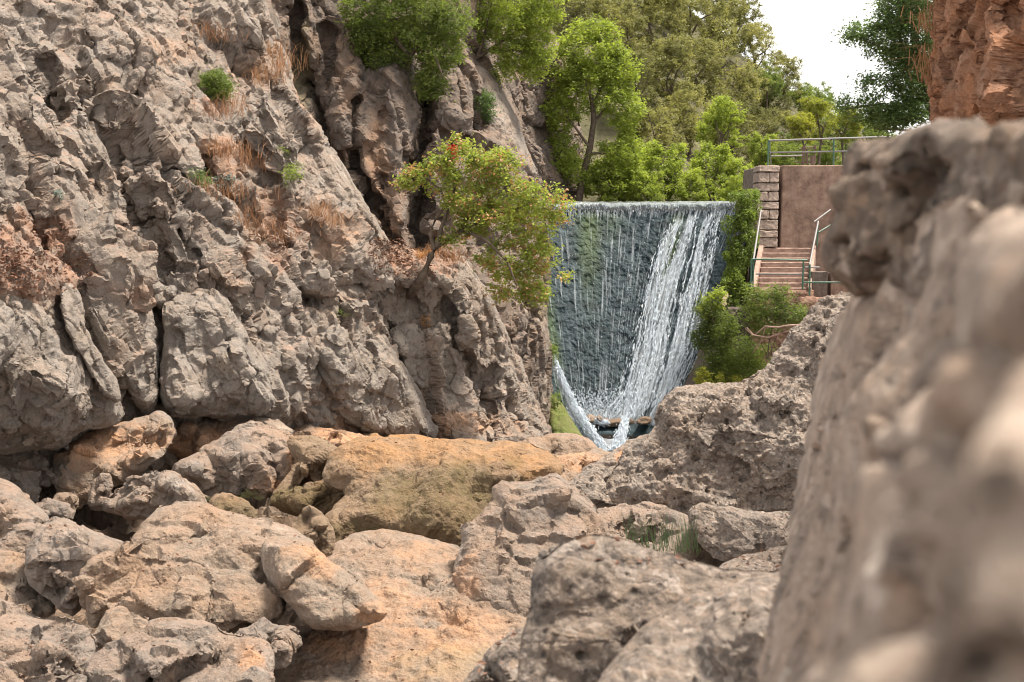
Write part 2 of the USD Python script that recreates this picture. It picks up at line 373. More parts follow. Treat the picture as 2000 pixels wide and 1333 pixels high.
    L += [(last, 'lm.a'), ('vo.distance', 'pr.value'), ('n4.fac', 'pn.value'), ('pr.result', 'pm.value1'), ('pn.result', 'pm.value2'), ('pm.value', 'pc.fac'), ('lm.result', 'pc.a'),
          ('pc.result', 'so.a'), ('n2.fac', 'mk.value'), ('mk.result', 'asm.value2'), ('mk.result', 'amm.value2'), ('mk.result', 'adm.value2'), ('as.fac', 'asm.value1'), ('am.fac', 'amm.value1'), ('ad.fac', 'adm.value1'), ('adm.value', 'so.fac'), ('so.result', 'sn.a'), ('asm.value', 'sn.fac'), ('sn.result', 'mo.a'), ('amm.value', 'mo.fac'),
          ('mo.result', 'bc.a'), ('n5.fac', 'br.value'), ('br.result', 'bc.fac'), ('bc.result', 'gm.a'), ('n3.fac', 'gr.value'), ('gr.result', 'gm.b'), ('gm.result', 'p.base_color'),
          ('n3.fac', 'b1.value1'), ('n2.fac', 'b3.value1'), ('b3.value', 'b1.value3'), ('pm.value', 'b2.value1'), ('b1.value', 'b2.value3'),
          ('b2.value', 'bp.height'), ('bp.normal', 'p.normal')]
    return MAT(name, n, L, surface='p.BSDF')
R_CLIFF = rock_look('grey_limestone', (.060, .052, .047), (.188, .162, .140), (.345, .303, .268), (.20, .13, .086), warm_amt=.45)
R_BLOCK = rock_look('ledge_limestone', (.062, .055, .050), (.182, .16, .141), (.325, .288, .256), (.195, .14, .097), warm_amt=.38, pits=.8, ledge=.25)
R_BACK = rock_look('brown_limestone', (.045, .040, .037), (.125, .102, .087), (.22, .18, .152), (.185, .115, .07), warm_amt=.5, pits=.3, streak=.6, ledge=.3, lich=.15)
R_BOULDER = rock_look('boulder_limestone', (.062, .053, .047), (.170, .143, .123), (.30, .262, .23), (.235, .145, .088), warm_amt=.5, ledge=.25, pit_scale=13.)
R_TAN = rock_look('tan_limestone', (.072, .055, .043), (.185, .149, .119), (.325, .272, .225), (.23, .14, .085), warm_amt=.6, ledge=.25, streak=.25, pit_scale=13.)
R_MOSS = rock_look('moss_crusted_rock', (.070, .050, .031), (.19, .138, .094), (.33, .265, .205), (.19, .112, .06), warm_amt=.7, ledge=.15, streak=.45, pits=.5, stain=(.31, .165, .070), moss=(.085, .066, .026), bumpd=.09)
R_CONG = rock_look('conglomerate', (.045, .041, .040), (.15, .127, .110), (.33, .285, .25), (.205, .14, .092), warm_amt=.4, pebble=17., pits=.95, pit_scale=8., ledge=.1, streak=.2, grain=.8, blotch=.8)
R_CONGL = rock_look('pale_conglomerate', (.062, .054, .049), (.185, .156, .134), (.34, .295, .255), (.225, .15, .10), warm_amt=.4, pebble=26., pits=.9, pit_scale=11., ledge=.1, streak=.2, grain=.8, blotch=.6)
R_WALL = rock_look('near_conglomerate', (.035, .030, .027), (.165, .132, .108), (.38, .315, .265), (.24, .15, .09), warm_amt=.5, pebble=22., pits=.9, pit_scale=10., ledge=.1, streak=.15, grain=.9, blotch=.45)
R_NEAR = rock_look('near_pale_rock', (.10, .083, .073), (.33, .262, .215), (.50, .42, .36), (.36, .245, .165), warm_amt=.4, pebble=14., pits=.8, pit_scale=9., ledge=.1, streak=.15, grain=.7, blotch=.35)
R_RED = rock_look('red_rock', (.085, .047, .031), (.22, .118, .073), (.33, .21, .15), (.29, .122, .054), warm_amt=.8, pits=.3, ledge=.2)
R_DAMP = rock_look('damp_bed', (.045, .036, .029), (.12, .09, .068), (.22, .17, .13), (.17, .10, .055), warm_amt=.5, pits=.3, ledge=.2)
# ------------------------------------------------------------------ the gorge: bed and cliffs
def surface(ctrl, smooth=.0):
    c = np.array(ctrl, float)
    f = RBFInterpolator(c[:, :2] / 300.0, c[:, 2], kernel='thin_plate_spline', smoothing=smooth)
    return lambda q: f(np.asarray(q, float)[:, :2] / 300.0)

# floor of the channel, one sheet from behind the path to the foot of the weir
gx, gy = np.meshgrid(np.r_[np.linspace(-60, -12.2, 30), np.linspace(-12, 8, 330), np.linspace(8.3, 40, 20)], np.r_[np.linspace(-25, 8, 20), np.linspace(8.5, 45, 420), np.linspace(46, 260, 60)])
gz = np.interp(gy, [-25, 8, 16, 25, 34, 41, 46, 60, 260], [.4, .6, 1.1, 2.0, 1.6, .4, -.6, -1.2, -2.0])
gz = gz + (fbm(np.stack([gx * .5, gy * .5, gx * 0], -1), 5, 5) - .5) * .8 + (fbm(np.stack([gx * 3, gy * 3, gx * 0], -1), 3, 6) - .5) * .25
_q = np.stack([gx, gy, gz], -1).reshape(-1, 3); gz = gz + (facets(_q, .9, 15, EYE, (1.3, 1, .8), tilt=.8, blend=.1, crack=.3, cw=.05) * .28 + facets(_q, .35, 16, EYE, tilt=.8, blend=.12, crack=.3) * .10).reshape(gz.shape)
nx = gx.shape[1]; i = np.arange((gx.shape[0] - 1) * nx).reshape(-1, nx)[:, :-1].ravel()
obj('riverbed', (np.stack([gx, gy, gz], -1).reshape(-1, 3), np.c_[i, i + 1, i + nx + 1, i + nx]), R_DAMP, kind='structure')

A_D = surface([(-300, 1000, 22), (-300, 500, 23.5), (-300, 0, 28), (-300, -300, 31),
    (0, 1010, 27.5), (60, 940, 28.3), (0, 800, 26.5), (0, 700, 25.9), (0, 560, 26.8), (0, 450, 28.8), (0, 300, 29.5), (0, 100, 31.5), (0, -200, 35),
    (150, 870, 28.3), (150, 560, 29), (150, 400, 30.5), (150, 200, 32.5), (150, 0, 35),
    (300, 850, 29.8), (300, 560, 31), (300, 400, 32), (300, 200, 34), (300, 0, 37), (300, -300, 42),
    (450, 850, 31.5), (450, 600, 32), (450, 400, 34), (450, 200, 36.5), (450, 0, 40), (450, -200, 44),
    (600, 880, 33.5), (600, 620, 34), (600, 450, 35.5), (600, 300, 37.5), (560, 100, 40), (520, -100, 43), (560, -300, 47),
    (740, 880, 35.5), (740, 650, 36), (740, 500, 37.6), (800, 570, 38), (860, 880, 37), (860, 600, 38), (920, 560, 39),
    (950, 700, 39.5), (1000, 880, 40), (1060, 860, 41.5), (1090, 900, 42)])
A_D0 = A_D
FOLDS = [  # ribs (towards the path) and clefts of the face
    ([(500, 300), (520, 380), (535, 480), (600, 580)], 30, 1.3), ([(10, 260), (30, 300), (60, 400), (75, 500)], 16, 1.3), ([(225, 250), (262, 350), (300, 450), (330, 540)], 14, .8), ([(330, 330), (352, 380)], 18, .7), ([(90, 130), (105, 220), (95, 330)], 18, .7),
    ([(560, 40), (575, 130), (600, 200)], 16, .9), ([(480, 100), (500, 190), (545, 300)], 14, .6), ([(400, 330), (460, 420), (470, 540)], 12, .7), ([(700, 430), (770, 520)], 16, .6), ([(860, 560), (900, 680), (960, 800)], 12, .7),
    ([(130, 140), (220, 330), (255, 440)], 26, -.45), ([(330, 380), (400, 470), (455, 560)], 30, -.45), ([(50, -20), (190, 60), (250, 110), (345, 175)], 24, -.5), ([(545, 290), (620, 400), (700, 520)], 26, -.4), ([(380, 210), (430, 280), (450, 350)], 22, -.3), ([(600, 240), (680, 380), (770, 520)], 20, -.4)]
def seg_dist(q, line):
    b = np.full(len(q), 1e9)
    for a, c in zip(np.array(line[:-1], float), np.array(line[1:], float)):
        v = c - a; t = np.clip(((q - a) @ v) / (v @ v), 0, 1); b = np.minimum(b, np.linalg.norm(q - a - t[:, None] * v, axis=1))
    return b
def A_D(q):
    q = np.asarray(q, float)[:, :2]; d = A_D0(q)
    w = q + np.stack([fbm(np.c_[q / 60, 0 * q[:, :1]], 3, 4) - .5, fbm(np.c_[q / 60, 0 * q[:, :1] + 5], 3, 4) - .5], -1) * 30
    for line, wd, dl in FOLDS: d = d + dl * np.exp(-(seg_dist(w, line) / wd) ** 2)
    return d
A_OUT = [(-160, -180), (515, -180), (520, -100), (528, 0), (545, 70), (590, 190), (625, 260), (650, 340), (690, 390), (740, 465), (790, 480), (860, 500), (905, 492), (930, 545), (965, 600), (1000, 680), (1040, 770), (1078, 850), (1085, 900), (900, 930), (600, 930), (300, 930), (100, 1010), (-160, 1060)]
SURF = []
cliffA = thing('cliff', 'long grey limestone cliff with leaning slabs, filling the left side', kind='structure')
V, T, at = relief(A_OUT, depth=lambda q: A_D(q) + .40 + 1.0 * sstep(535, 610, q[:, 1]) * sstep(930, 860, q[:, 0]) * sstep(930, 880, q[:, 1]), edge=(70, 2.4), thick=3.0, sp=3.5, refine=2.1, seed=3, facetn=0, style='cliff', jagamp=9,
    masks=[('soil', [(50, 470, 90, 60, .95), (100, 530, 90, 45, .9), (10, 520, 70, 60, .95), (530, 420, 40, 70, .85), (540, 500, 30, 40, .7), (790, 500, 70, 40, .95), (850, 520, 50, 25, .8), (420, 210, 30, 30, .8), (440, 320, 60, 45, .6), (250, 560, 60, 20, .6)]),
           ('stain', [(440, 330, 60, 60, .25), (470, 480, 16, 90, .35), (500, 130, 60, 40, .25), (600, 200, 25, 60, .3), (610, 420, 30, 40, .3), (660, 470, 30, 40, .3), (330, 110, 60, 25, .3), (820, 830, 200, 25, .5), (640, 860, 80, 30, .6)])])
SURF.append(V); obj('rock_face', (V, T), R_CLIFF, cliffA, attrs=at)
# slabs and fins that stand out of the face
def on(Df, off=.15): return lambda q: Df(q) - off
SLABS = [
    [(125, 145), (145, 137), (165, 200), (200, 280), (220, 340), (240, 395), (215, 440), (150, 455), (110, 440), (110, 360), (120, 300), (105, 225)],
    [(200, 190), (250, 175), (280, 195), (290, 245), (270, 300), (250, 350), (235, 330), (215, 280)],
    [(250, 100), (280, 105), (320, 135), (345, 170), (320, 190), (280, 190), (260, 145)],
    [(315, 220), (345, 210), (380, 240), (385, 260), (370, 290), (370, 350), (340, 360), (295, 325), (310, 265)],
    [(320, 390), (360, 370), (400, 400), (430, 450), (465, 550), (450, 578), (395, 565), (345, 545), (320, 475), (305, 450)],
    [(0, 310), (30, 350), (40, 400), (55, 480), (30, 480), (0, 435), (-30, 380)],
    [(45, 255), (70, 280), (80, 325), (65, 340), (40, 320)],
    [(570, 300), (590, 260), (640, 280), (700, 370), (760, 470), (800, 560), (780, 590), (700, 560), (640, 470), (600, 400)],
    [(470, 515), (500, 500), (515, 525), (530, 565), (500, 580), (475, 575)],
    [(130, 20), (165, 10), (210, 60), (250, 100), (245, 125), (205, 105), (165, 60)],
    [(60, 0), (100, 20), (120, 70), (110, 115), (80, 110), (55, 60)],
    [(0, 100), (40, 130), (65, 190), (62, 235), (30, 215), (0, 180), (-30, 140)],
    [(385, 215), (420, 225), (435, 270), (420, 330), (395, 330), (380, 280)],
    [(455, 125), (500, 118), (512, 150), (500, 185), (475, 180), (450, 150)],
    [(480, 200), (525, 190), (545, 215), (530, 250), (495, 245)],
    [(560, 200), (590, 215), (605, 260), (585, 300), (560, 260)],
    [(400, 60), (470, 40), (500, 75), (480, 110), (420, 100)],
    [(290, 30), (340, 20), (370, 70), (350, 110), (300, 80)],
    [(140, 440), (200, 425), (245, 450), (255, 500), (230, 530), (160, 525), (140, 490)],
    [(440, 400), (460, 395), (475, 440), (462, 470), (445, 440)],
    [(600, 520), (640, 490), (660, 540), (665, 600), (620, 605)],
    [(680, 560), (720, 575), (760, 640), (740, 650), (690, 610)],
    [(890, 508), (905, 500), (935, 545), (965, 600), (1000, 680), (1040, 770), (1072, 850), (1030, 860), (990, 770), (950, 700), (920, 630), (885, 565)],
    [(820, 600), (860, 590), (900, 630), (915, 670), (870, 690), (830, 660)],
    [(760, 640), (800, 620), (850, 660), (860, 700), (800, 710), (765, 690)],
]
for k, o in enumerate(SLABS):
    V, T, at = relief(o, depth=on(A_D, .38), bulge=.42, round_=.45, thick=1.2, sp=3.2, seed=100 + k, facetn=5, facet_amp=.35, style='slab', jagamp=5)
    SURF.append(V); obj('slab', (V, T), R_CLIFF if k % 3 else R_BLOCK, cliffA)

# middle cliff, in the shade behind, down to the weir
B_D = surface([(480, -300, 50), (560, 0, 46), (600, 200, 45), (640, 380, 43.5), (700, 300, 44.5), (700, 450, 43), (760, 560, 42.5), (820, 400, 45), (800, 100, 47), (800, -300, 52), (950, 200, 49), (950, 400, 46.5), (1050, 340, 50.5), (1000, 600, 45), (1070, 620, 47.2), (1075, 860, 46.5), (900, 800, 44), (1000, -200, 54), (1090, 360, 54)])
B_D0 = B_D
FOLDS_B = [([(830, 170), (826, 300), (826, 480)], 11, 1.6), ([(560, 20), (600, 150), (640, 280), (670, 370)], 18, 1.6), ([(690, 200), (690, 330), (750, 430), (775, 480)], 9, 1.1), ([(940, 240), (880, 300), (860, 330)], 14, 1.2), ([(700, 60), (720, 130)], 12, .9), ([(640, 60), (640, 170)], 12, .8), ([(1040, 600), (1010, 720)], 10, .7),
    ([(765, 150), (775, 280), (785, 430)], 26, -.8), ([(850, 250), (850, 440)], 12, -.7), ([(590, 60), (605, 150)], 14, -.5), ([(900, 170), (890, 220)], 26, -.9), ([(690, 150), (680, 250)], 20, -.6)]
def B_D(q):
    q = np.asarray(q, float)[:, :2]; d = B_D0(q)
    w = q + np.stack([fbm(np.c_[q / 40, 0 * q[:, :1]], 3, 14) - .5, fbm(np.c_[q / 40, 0 * q[:, :1] + 5], 3, 14) - .5], -1) * 22
    for line, wd, dl in FOLDS_B: d = d + dl * np.exp(-(seg_dist(w, line) / wd) ** 2)
    return d
cliffB = thing('cliff', 'brown water-stained cliff in shade behind the leaning small tree', kind='structure')
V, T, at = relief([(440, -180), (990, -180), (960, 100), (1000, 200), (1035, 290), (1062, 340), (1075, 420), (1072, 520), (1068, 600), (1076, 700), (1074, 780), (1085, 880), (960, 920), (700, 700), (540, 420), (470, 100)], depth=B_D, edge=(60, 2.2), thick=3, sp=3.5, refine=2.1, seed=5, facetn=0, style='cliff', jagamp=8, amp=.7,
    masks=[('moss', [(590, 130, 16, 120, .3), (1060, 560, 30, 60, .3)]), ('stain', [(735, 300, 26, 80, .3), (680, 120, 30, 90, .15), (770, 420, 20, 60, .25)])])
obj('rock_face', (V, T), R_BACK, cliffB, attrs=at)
for k, (o, off, mt) in enumerate([
    ([(665, 105), (695, 110), (725, 135), (720, 165), (700, 185), (665, 195), (640, 150)], .3, R_BACK),
    ([(640, 220), (665, 200), (710, 190), (720, 210), (700, 240), (665, 260), (645, 270)], .3, R_BACK),
    ([(650, 285), (665, 253), (690, 260), (688, 280)], .5, R_BACK),
    ([(720, 190), (740, 150), (770, 145), (800, 190), (820, 280), (805, 350), (797, 465), (760, 400), (700, 345), (692, 280)], .5, R_BACK),
    ([(812, 200), (822, 185), (845, 250), (860, 350), (858, 455), (828, 470), (827, 350), (814, 250)], .6, R_BACK),
    ([(845, 150), (880, 140), (915, 160), (937, 190), (932, 222), (890, 238), (850, 240), (843, 200)], 1.3, R_BACK),
    ([(852, 250), (900, 225), (930, 225), (932, 280), (870, 285)], .4, R_BACK),
    ([(918, 128), (940, 126), (975, 165), (1005, 215), (1035, 300), (1055, 350), (1000, 335), (965, 295), (935, 272), (933, 235), (938, 180)], .9, R_CLIFF),
    ([(685, 365), (735, 385), (762, 435), (764, 470), (735, 470), (700, 430)], .3, R_BACK),
    ([(1000, 600), (1050, 590), (1072, 640), (1076, 720), (1040, 730), (1005, 680)], .5, R_CLIFF),
    ([(1010, 720), (1060, 700), (1078, 760), (1080, 830), (1050, 840)], .5, R_CLIFF),
    ([(660, 290), (690, 300), (700, 350), (680, 360), (655, 320)], .3, R_BACK),
    ([(560, 20), (600, 10), (625, 60), (620, 130), (590, 110)], .4, R_BACK),
]):
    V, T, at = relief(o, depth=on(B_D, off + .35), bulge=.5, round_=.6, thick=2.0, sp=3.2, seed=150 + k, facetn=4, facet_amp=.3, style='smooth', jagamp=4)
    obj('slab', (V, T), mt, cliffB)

C_D = surface([(940, 80, 56), (1100, 80, 60), (1000, 250, 55), (1090, 380, 58), (1130, 200, 62), (1120, 420, 60)])
cliffC = thing('cliff', 'dark cracked cliff behind the weir, beside the bright green tree', kind='structure')
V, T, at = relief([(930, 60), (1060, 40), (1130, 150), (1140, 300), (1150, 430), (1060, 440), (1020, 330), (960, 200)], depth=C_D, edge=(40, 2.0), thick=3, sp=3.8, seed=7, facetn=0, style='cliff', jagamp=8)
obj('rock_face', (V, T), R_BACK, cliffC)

# red cliff behind the path on the right
D_D = surface([(1800, 0, 20), (1810, 240, 19), (2000, 0, 17), (2000, 240, 16.5), (2300, 100, 14), (1900, -200, 20)])
cliffD = thing('cliff', 'rough reddish cliff above the near wall at the upper right', kind='structure')
V, T, at = relief([(1835, -180), (1838, 0), (1822, 40), (1816, 110), (1812, 170), (1818, 250), (1840, 330), (2050, 400), (2140, 400), (2140, -180)], depth=D_D, edge=(50, 1.6), thick=3, sp=4.5, refine=2.6, seed=9, facetn=0, style='slab', jagamp=10, amp=1.6)
obj('rock_face', (V, T), R_RED, cliffD)
for k, (o, off) in enumerate([([(1875, 165), (1890, 140), (1915, 155), (1925, 195), (1900, 235), (1880, 215)], .1), ([(1840, 120), (1870, 110), (1875, 150), (1850, 160)], .1),
        ([(1910, 0), (1950, 5), (1945, 35), (1915, 40)], .1), ([(1850, 20), (1875, 15), (1880, 70), (1855, 90)], .1), ([(1925, 140), (1945, 130), (1960, 175), (1935, 200)], .1), ([(1830, 5), (1850, 0), (1850, 30), (1832, 35)], .05)]):
    V, T, at = relief(o, depth=on(D_D, off), bulge=.5, round_=.4, thick=.8, sp=3, seed=170 + k, facetn=4, facet_amp=.4, style='slab', jagamp=4, amp=.6)
    obj('slab', (V, T), R_RED, cliffD)

# ------------------------------------------------------------------ big blocks of the lower ledge
def rock(name, label, cat, outline, mat, kind=None, group=None, smooth=False, **kw):
    V, T, at = relief(outline, **kw); SURF.append(V)
    return obj(name, (V, T), mat, smooth=smooth, attrs=at, label=label, cat=cat, kind=kind, group=group)
def blk(label, outline, seed, off=.7, mat=R_BLOCK, **kw):
    k = dict(depth=on(A_D, off), bulge=.35, round_=.42, thick=2.5, sp=3.2, seed=seed, facetn=7, facet_amp=.30, style='slab', jagamp=6)
    k.update(kw)
    return rock('rock_block', label, 'rock', outline, mat, **k)
blk('pitted grey block overhanging the dark cave at the left edge', [(-120, 560), (0, 552), (60, 580), (110, 570), (150, 640), (185, 690), (232, 760), (240, 825), (150, 850), (128, 885), (60, 880), (0, 885), (-120, 890)], 21, off=1.5, bulge=.25, thick=1.2)
blk('narrow leaning slab on top of the block over the cave', [(118, 565), (140, 555), (162, 620), (190, 672), (225, 735), (235, 790), (200, 770), (170, 720), (140, 670), (120, 620)], 22, off=2.2)
blk('tall rounded grey block left of the dark vertical cleft', [(158, 600), (178, 560), (210, 545), (282, 538), (292, 580), (305, 620), (310, 680), (308, 800), (285, 815), (245, 765), (232, 710), (200, 680), (180, 640)], 23, off=1.0)
blk('small pale cap block at the top of the dark vertical cleft', [(284, 545), (340, 538), (358, 560), (335, 592), (308, 605)], 24, off=1.1)
blk('biggest grey block with a smooth shaded front, right of the dark cleft', [(316, 600), (330, 580), (400, 555), (440, 575), (460, 610), (480, 640), (512, 690), (545, 730), (582, 805), (560, 828), (470, 822), (340, 818), (314, 795), (314, 700)], 25, off=1.3, ctrl=[(400, 700, .1), (470, 690, .9), (420, 600, .5), (350, 760, .2), (520, 780, .8)], facetn=2)
blk('wide flat-topped block between the biggest block and the gully stones', [(442, 580), (490, 575), (560, 585), (622, 610), (605, 640), (592, 700), (560, 722), (530, 700), (490, 640), (455, 600)], 26, off=.9)
blk('slim leaning block wedged right of the biggest grey block', [(560, 690), (592, 665), (622, 720), (642, 790), (662, 835), (600, 838), (575, 780), (545, 730)], 27, off=.8)
blk('pale streaked sloping block below the gully stones', [(602, 690), (642, 620), (700, 613), (752, 640), (772, 690), (802, 740), (832, 790), (862, 858), (800, 862), (720, 856), (655, 810), (630, 740)], 28, off=1.0)
blk('rounded knob with a dark crack at its left, low on the cliff', [(838, 770), (860, 752), (892, 790), (918, 862), (880, 872), (845, 815)], 29, off=.7)
blk('grey block above the rounded cracked knob', [(780, 690), (830, 698), (852, 738), (832, 768), (792, 742)], 30, off=.6)
blk('dark angular block beside the long pale fin of the cliff', [(872, 700), (902, 680), (942, 720), (962, 780), (930, 802), (892, 762)], 31, off=.6)
blk('low slab at the cliff foot right of the cracked knob', [(900, 790), (950, 780), (1000, 850), (990, 885), (930, 880)], 32, off=.6)
# small stones lying in the gully and on the left ledge
for k, (lab, o, mt) in enumerate([
    ('orange stone stuck at the top of the gully', [(457, 480), (470, 462), (495, 480), (490, 505), (465, 505)], R_RED),
    ('round grey stone in the gully, leftmost of the loose three', [(557, 540), (575, 522), (592, 540), (577, 562)], R_CLIFF),
    ('grey stone on top of the largest gully stone', [(575, 558), (600, 540), (624, 555), (600, 572)], R_CLIFF),
    ('largest flat grey stone at the bottom of the gully', [(568, 588), (595, 565), (637, 585), (637, 608), (600, 604)], R_BLOCK),
    ('upright grey stone between gully and cliff spur', [(640, 530), (662, 520), (690, 580), (690, 612), (655, 610)], R_CLIFF),
    ('small dark stone right of the largest gully stone', [(630, 580), (650, 560), (662, 585), (645, 605)], R_CLIFF),
    ('pale angular stone resting on the leafy ledge', [(93, 480), (128, 468), (152, 498), (150, 522), (100, 520)], R_BLOCK),
    ('brown flat stone below the pale angular stone of the leafy ledge', [(130, 530), (150, 522), (187, 545), (185, 552), (145, 550)], R_TAN),
    ('grey stone half sunk in leaves on the ledge', [(72, 525), (90, 510), (120, 540), (120, 560), (85, 550)], R_CLIFF),
    ('two-toned stone at the lower lip of the leafy ledge', [(70, 560), (90, 548), (118, 560), (112, 590), (88, 592)], R_BLOCK),
    ('small tan stone at the lower lip of the leafy ledge', [(50, 570), (65, 562), (84, 588), (60, 592)], R_TAN),
]):
    rock('stone', lab, 'stone', o, mt, depth=on(A_D, .55), bulge=.55, round_=.7, thick=.5, sp=2.6, seed=200 + k, facetn=4, facet_amp=.4, style='slab', jagamp=2, amp=.45, chaikin=1)

# ------------------------------------------------------------------ boulders of the stream bed
def DB(py): return float(np.interp(py, [860, 900, 950, 1000, 1100, 1200, 1333, 1420], [36.5, 31.5, 27.8, 25.2, 21.6, 19.0, 16.6, 15.4]))
def bld(label, outline, seed, mat=R_BOULDER, name='boulder', cat='boulder', **kw):
    yb = max(p[1] for p in outline)
    k = dict(d0=DB(yb), lean=.75, bulge=.30, round_=.45, pexp=1.8, thick=1.2, sp=3.3, seed=seed, facetn=10, facet_amp=.42, style='boulder', jagamp=5, grow=1.05)
    k.update(kw)
    if 'dd' in k: k['d0'] += k.pop('dd')
    return rock(name, label, cat, outline, mat, **k)
# back row at the foot of the cliff
bld('reddish stained rock hump at the cliff foot right of the cave', [(110, 900), (150, 850), (230, 830), (300, 810), (340, 830), (330, 880), (260, 930), (160, 990), (110, 980)], 40, mat=R_TAN, lean=.85, dd=.6, masks=[('stain', [(180, 860, 90, 60, .7), (290, 860, 60, 30, .5)])])
bld('small peaked stone at the cliff foot below the tall rounded block', [(270, 850), (300, 805), (325, 815), (345, 845), (320, 862)], 41, lean=.6, dd=-8.6)
bld('long low ledge of rock at the cliff foot below the biggest block', [(320, 850), (350, 820), (430, 815), (480, 808), (545, 825), (570, 850), (520, 880), (380, 890), (320, 880)], 42, lean=.9, dd=-3.2, masks=[('stain', [(380, 860, 120, 30, .6)])], mat=R_TAN)
bld('orange streaked rock step at the foot of the pale streaked block', [(560, 850), (600, 825), (640, 835), (700, 850), (760, 880), (700, 900), (610, 900)], 43, mat=R_TAN, lean=1.0, dd=.2, masks=[('stain', [(650, 860, 70, 30, .8)])])
bld('rusty low rock rim at the cliff foot, centre', [(690, 850), (800, 850), (900, 862), (960, 866), (1000, 880), (960, 905), (760, 900), (690, 885)], 44, mat=R_MOSS, lean=1.4, dd=1.5, masks=[('stain', [(800, 865, 160, 30, .8)])])
bld('smooth tan stone beside the foot of the waterfall', [(1000, 870), (1060, 853), (1140, 850), (1163, 870), (1165, 888), (1120, 905), (1040, 900)], 45, mat=R_TAN, style='smooth', lean=1.0, dd=1.0)
bld('grey-brown boulder beside the cave, its top pale', [(126, 955), (130, 913), (172, 877), (224, 853), (256, 859), (266, 885), (224, 915), (208, 948), (160, 965)], 46, dd=.5, mat=R_TAN)
bld('wide pale grey boulder with orange moss on its right end', [(332, 917), (400, 877), (460, 838), (496, 826), (552, 841), (583, 877), (572, 925), (540, 960), (500, 975), (440, 985), (390, 975), (370, 945)], 47, lean=.9, dd=.2, masks=[('stain', [(572, 905, 16, 40, 1.), (545, 948, 30, 16, .9)]), ('moss', [(470, 985, 90, 22, .8)])])
bld('dark stone between the cave boulder and the ridged grey boulder', [(214, 955), (248, 909), (280, 917), (300, 935), (252, 965)], 48)
bld('shaggy brown rock with a dark hollow, left of the orange hump', [(560, 860), (600, 850), (650, 870), (680, 900), (690, 960), (670, 1010), (610, 1020), (560, 1000), (520, 985), (540, 950), (575, 910)], 49, mat=R_MOSS, lean=.9, dd=.8, masks=[('moss', [(560, 985, 60, 40, .9), (640, 980, 40, 50, .6)])])
bld('upright pointed stone in front of the cave', [(172, 990), (176, 953), (204, 924), (219, 960), (205, 992)], 50, lean=.3)
bld('flat tan stone leaning on the upright pointed stone', [(104, 975), (148, 953), (158, 975), (150, 1000), (110, 996)], 51, lean=.8, mat=R_TAN)
bld('ridged grey boulder with a pointed crest, in front of the wide pale one', [(196, 992), (236, 953), (288, 919), (332, 917), (372, 949), (410, 996), (390, 1020), (332, 1010), (260, 1015)], 52, dd=.2)
bld('small mossy brown boulder below the wide pale boulder', [(408, 1000), (418, 970), (440, 960), (480, 977), (505, 1010), (480, 1035), (430, 1030)], 53, mat=R_MOSS, masks=[('moss', [(460, 1000, 50, 30, .6)])])
bld('small dark flat stone at the mouth of the cave', [(62, 985), (100, 973), (148, 992), (140, 1020), (96, 1025), (66, 1010)], 54)
bld('dark brown boulder cut by the left edge below the cave', [(-80, 950), (0, 945), (28, 951), (56, 981), (96, 1019), (90, 1060), (60, 1100), (0, 1110), (-80, 1110)], 55, dd=.4)
# the big orange hump and its neighbours
bld('great orange crusted hump of rock in the centre', [(632, 940), (660, 880), (720, 858), (800, 866), (860, 864), (920, 872), (1000, 862), (1060, 885), (1090, 905), (1080, 935), (1010, 960), (960, 1000), (935, 1030), (905, 1085), (830, 1062), (760, 1040), (690, 1045), (640, 1080), (610, 1060), (650, 1000), (690, 960)], 56, mat=R_MOSS, style='smooth', lean=1.25, bulge=.30, round_=.8, facetn=4, dd=.9,
    masks=[('stain', [(820, 885, 220, 38, .6), (1040, 900, 60, 40, .6), (960, 880, 80, 30, .6)]), ('moss', [(860, 985, 190, 75, .75), (1000, 905, 25, 20, .5), (700, 1030, 70, 25, .7)])])
bld('rounded crusty knob at the left foot of the orange hump', [(560, 1035), (590, 1000), (610, 985), (635, 1010), (655, 1040), (650, 1075), (625, 1100), (590, 1085)], 57, mat=R_MOSS, style='smooth', lean=.5)
bld('pale tan sloping rock apron between orange hump and right boulders', [(1040, 900), (1100, 885), (1180, 885), (1215, 900), (1200, 960), (1120, 985), (1050, 960)], 58, mat=R_TAN, lean=1.5, dd=2.5, masks=[('stain', [(1090, 900, 80, 30, .6)])])
bld('light tan flat slab in the middle, sloping to the left', [(612, 1080), (660, 1060), (704, 1042), (760, 1038), (800, 1043), (835, 1058), (900, 1076), (930, 1120), (900, 1180), (850, 1230), (780, 1260), (700, 1240), (640, 1160)], 59, mat=R_TAN, style='smooth', lean=2.4, bulge=.12, dd=.9, facet_amp=.08, masks=[('stain', [(760, 1190, 60, 60, .5), (820, 1090, 70, 30, .35)])])
bld('rust-brown rock sheet rising from the bottom edge, centre', [(520, 1380), (545, 1285), (600, 1225), (656, 1193), (712, 1200), (760, 1190), (830, 1165), (900, 1120), (960, 1160), (1030, 1220), (1080, 1300), (1060, 1420), (520, 1420)], 60, mat=R_TAN, style='smooth', lean=1.6, bulge=.2, dd=2.0, facet_amp=.12, masks=[('stain', [(660, 1240, 80, 50, .6), (870, 1230, 120, 60, .5), (800, 1290, 120, 50, .3), (960, 1220, 40, 30, .5)]), ('moss', [(880, 1300, 120, 40, .15)])])
bld('huge grey-tan boulder with a jagged crest right of the orange hump', [(905, 1080), (907, 1026), (938, 1010), (958, 985), (972, 952), (1006, 944), (1045, 948), (1078, 928), (1105, 945), (1132, 968), (1163, 1010), (1180, 1050), (1160, 1090), (1080, 1110), (1065, 1180), (1045, 1250), (960, 1210), (900, 1170), (890, 1120)], 61, lean=1.0, bulge=.30, dd=1.4, style='boulder', facet_amp=.13, masks=[('stain', [(910, 1130, 30, 50, .5)])])
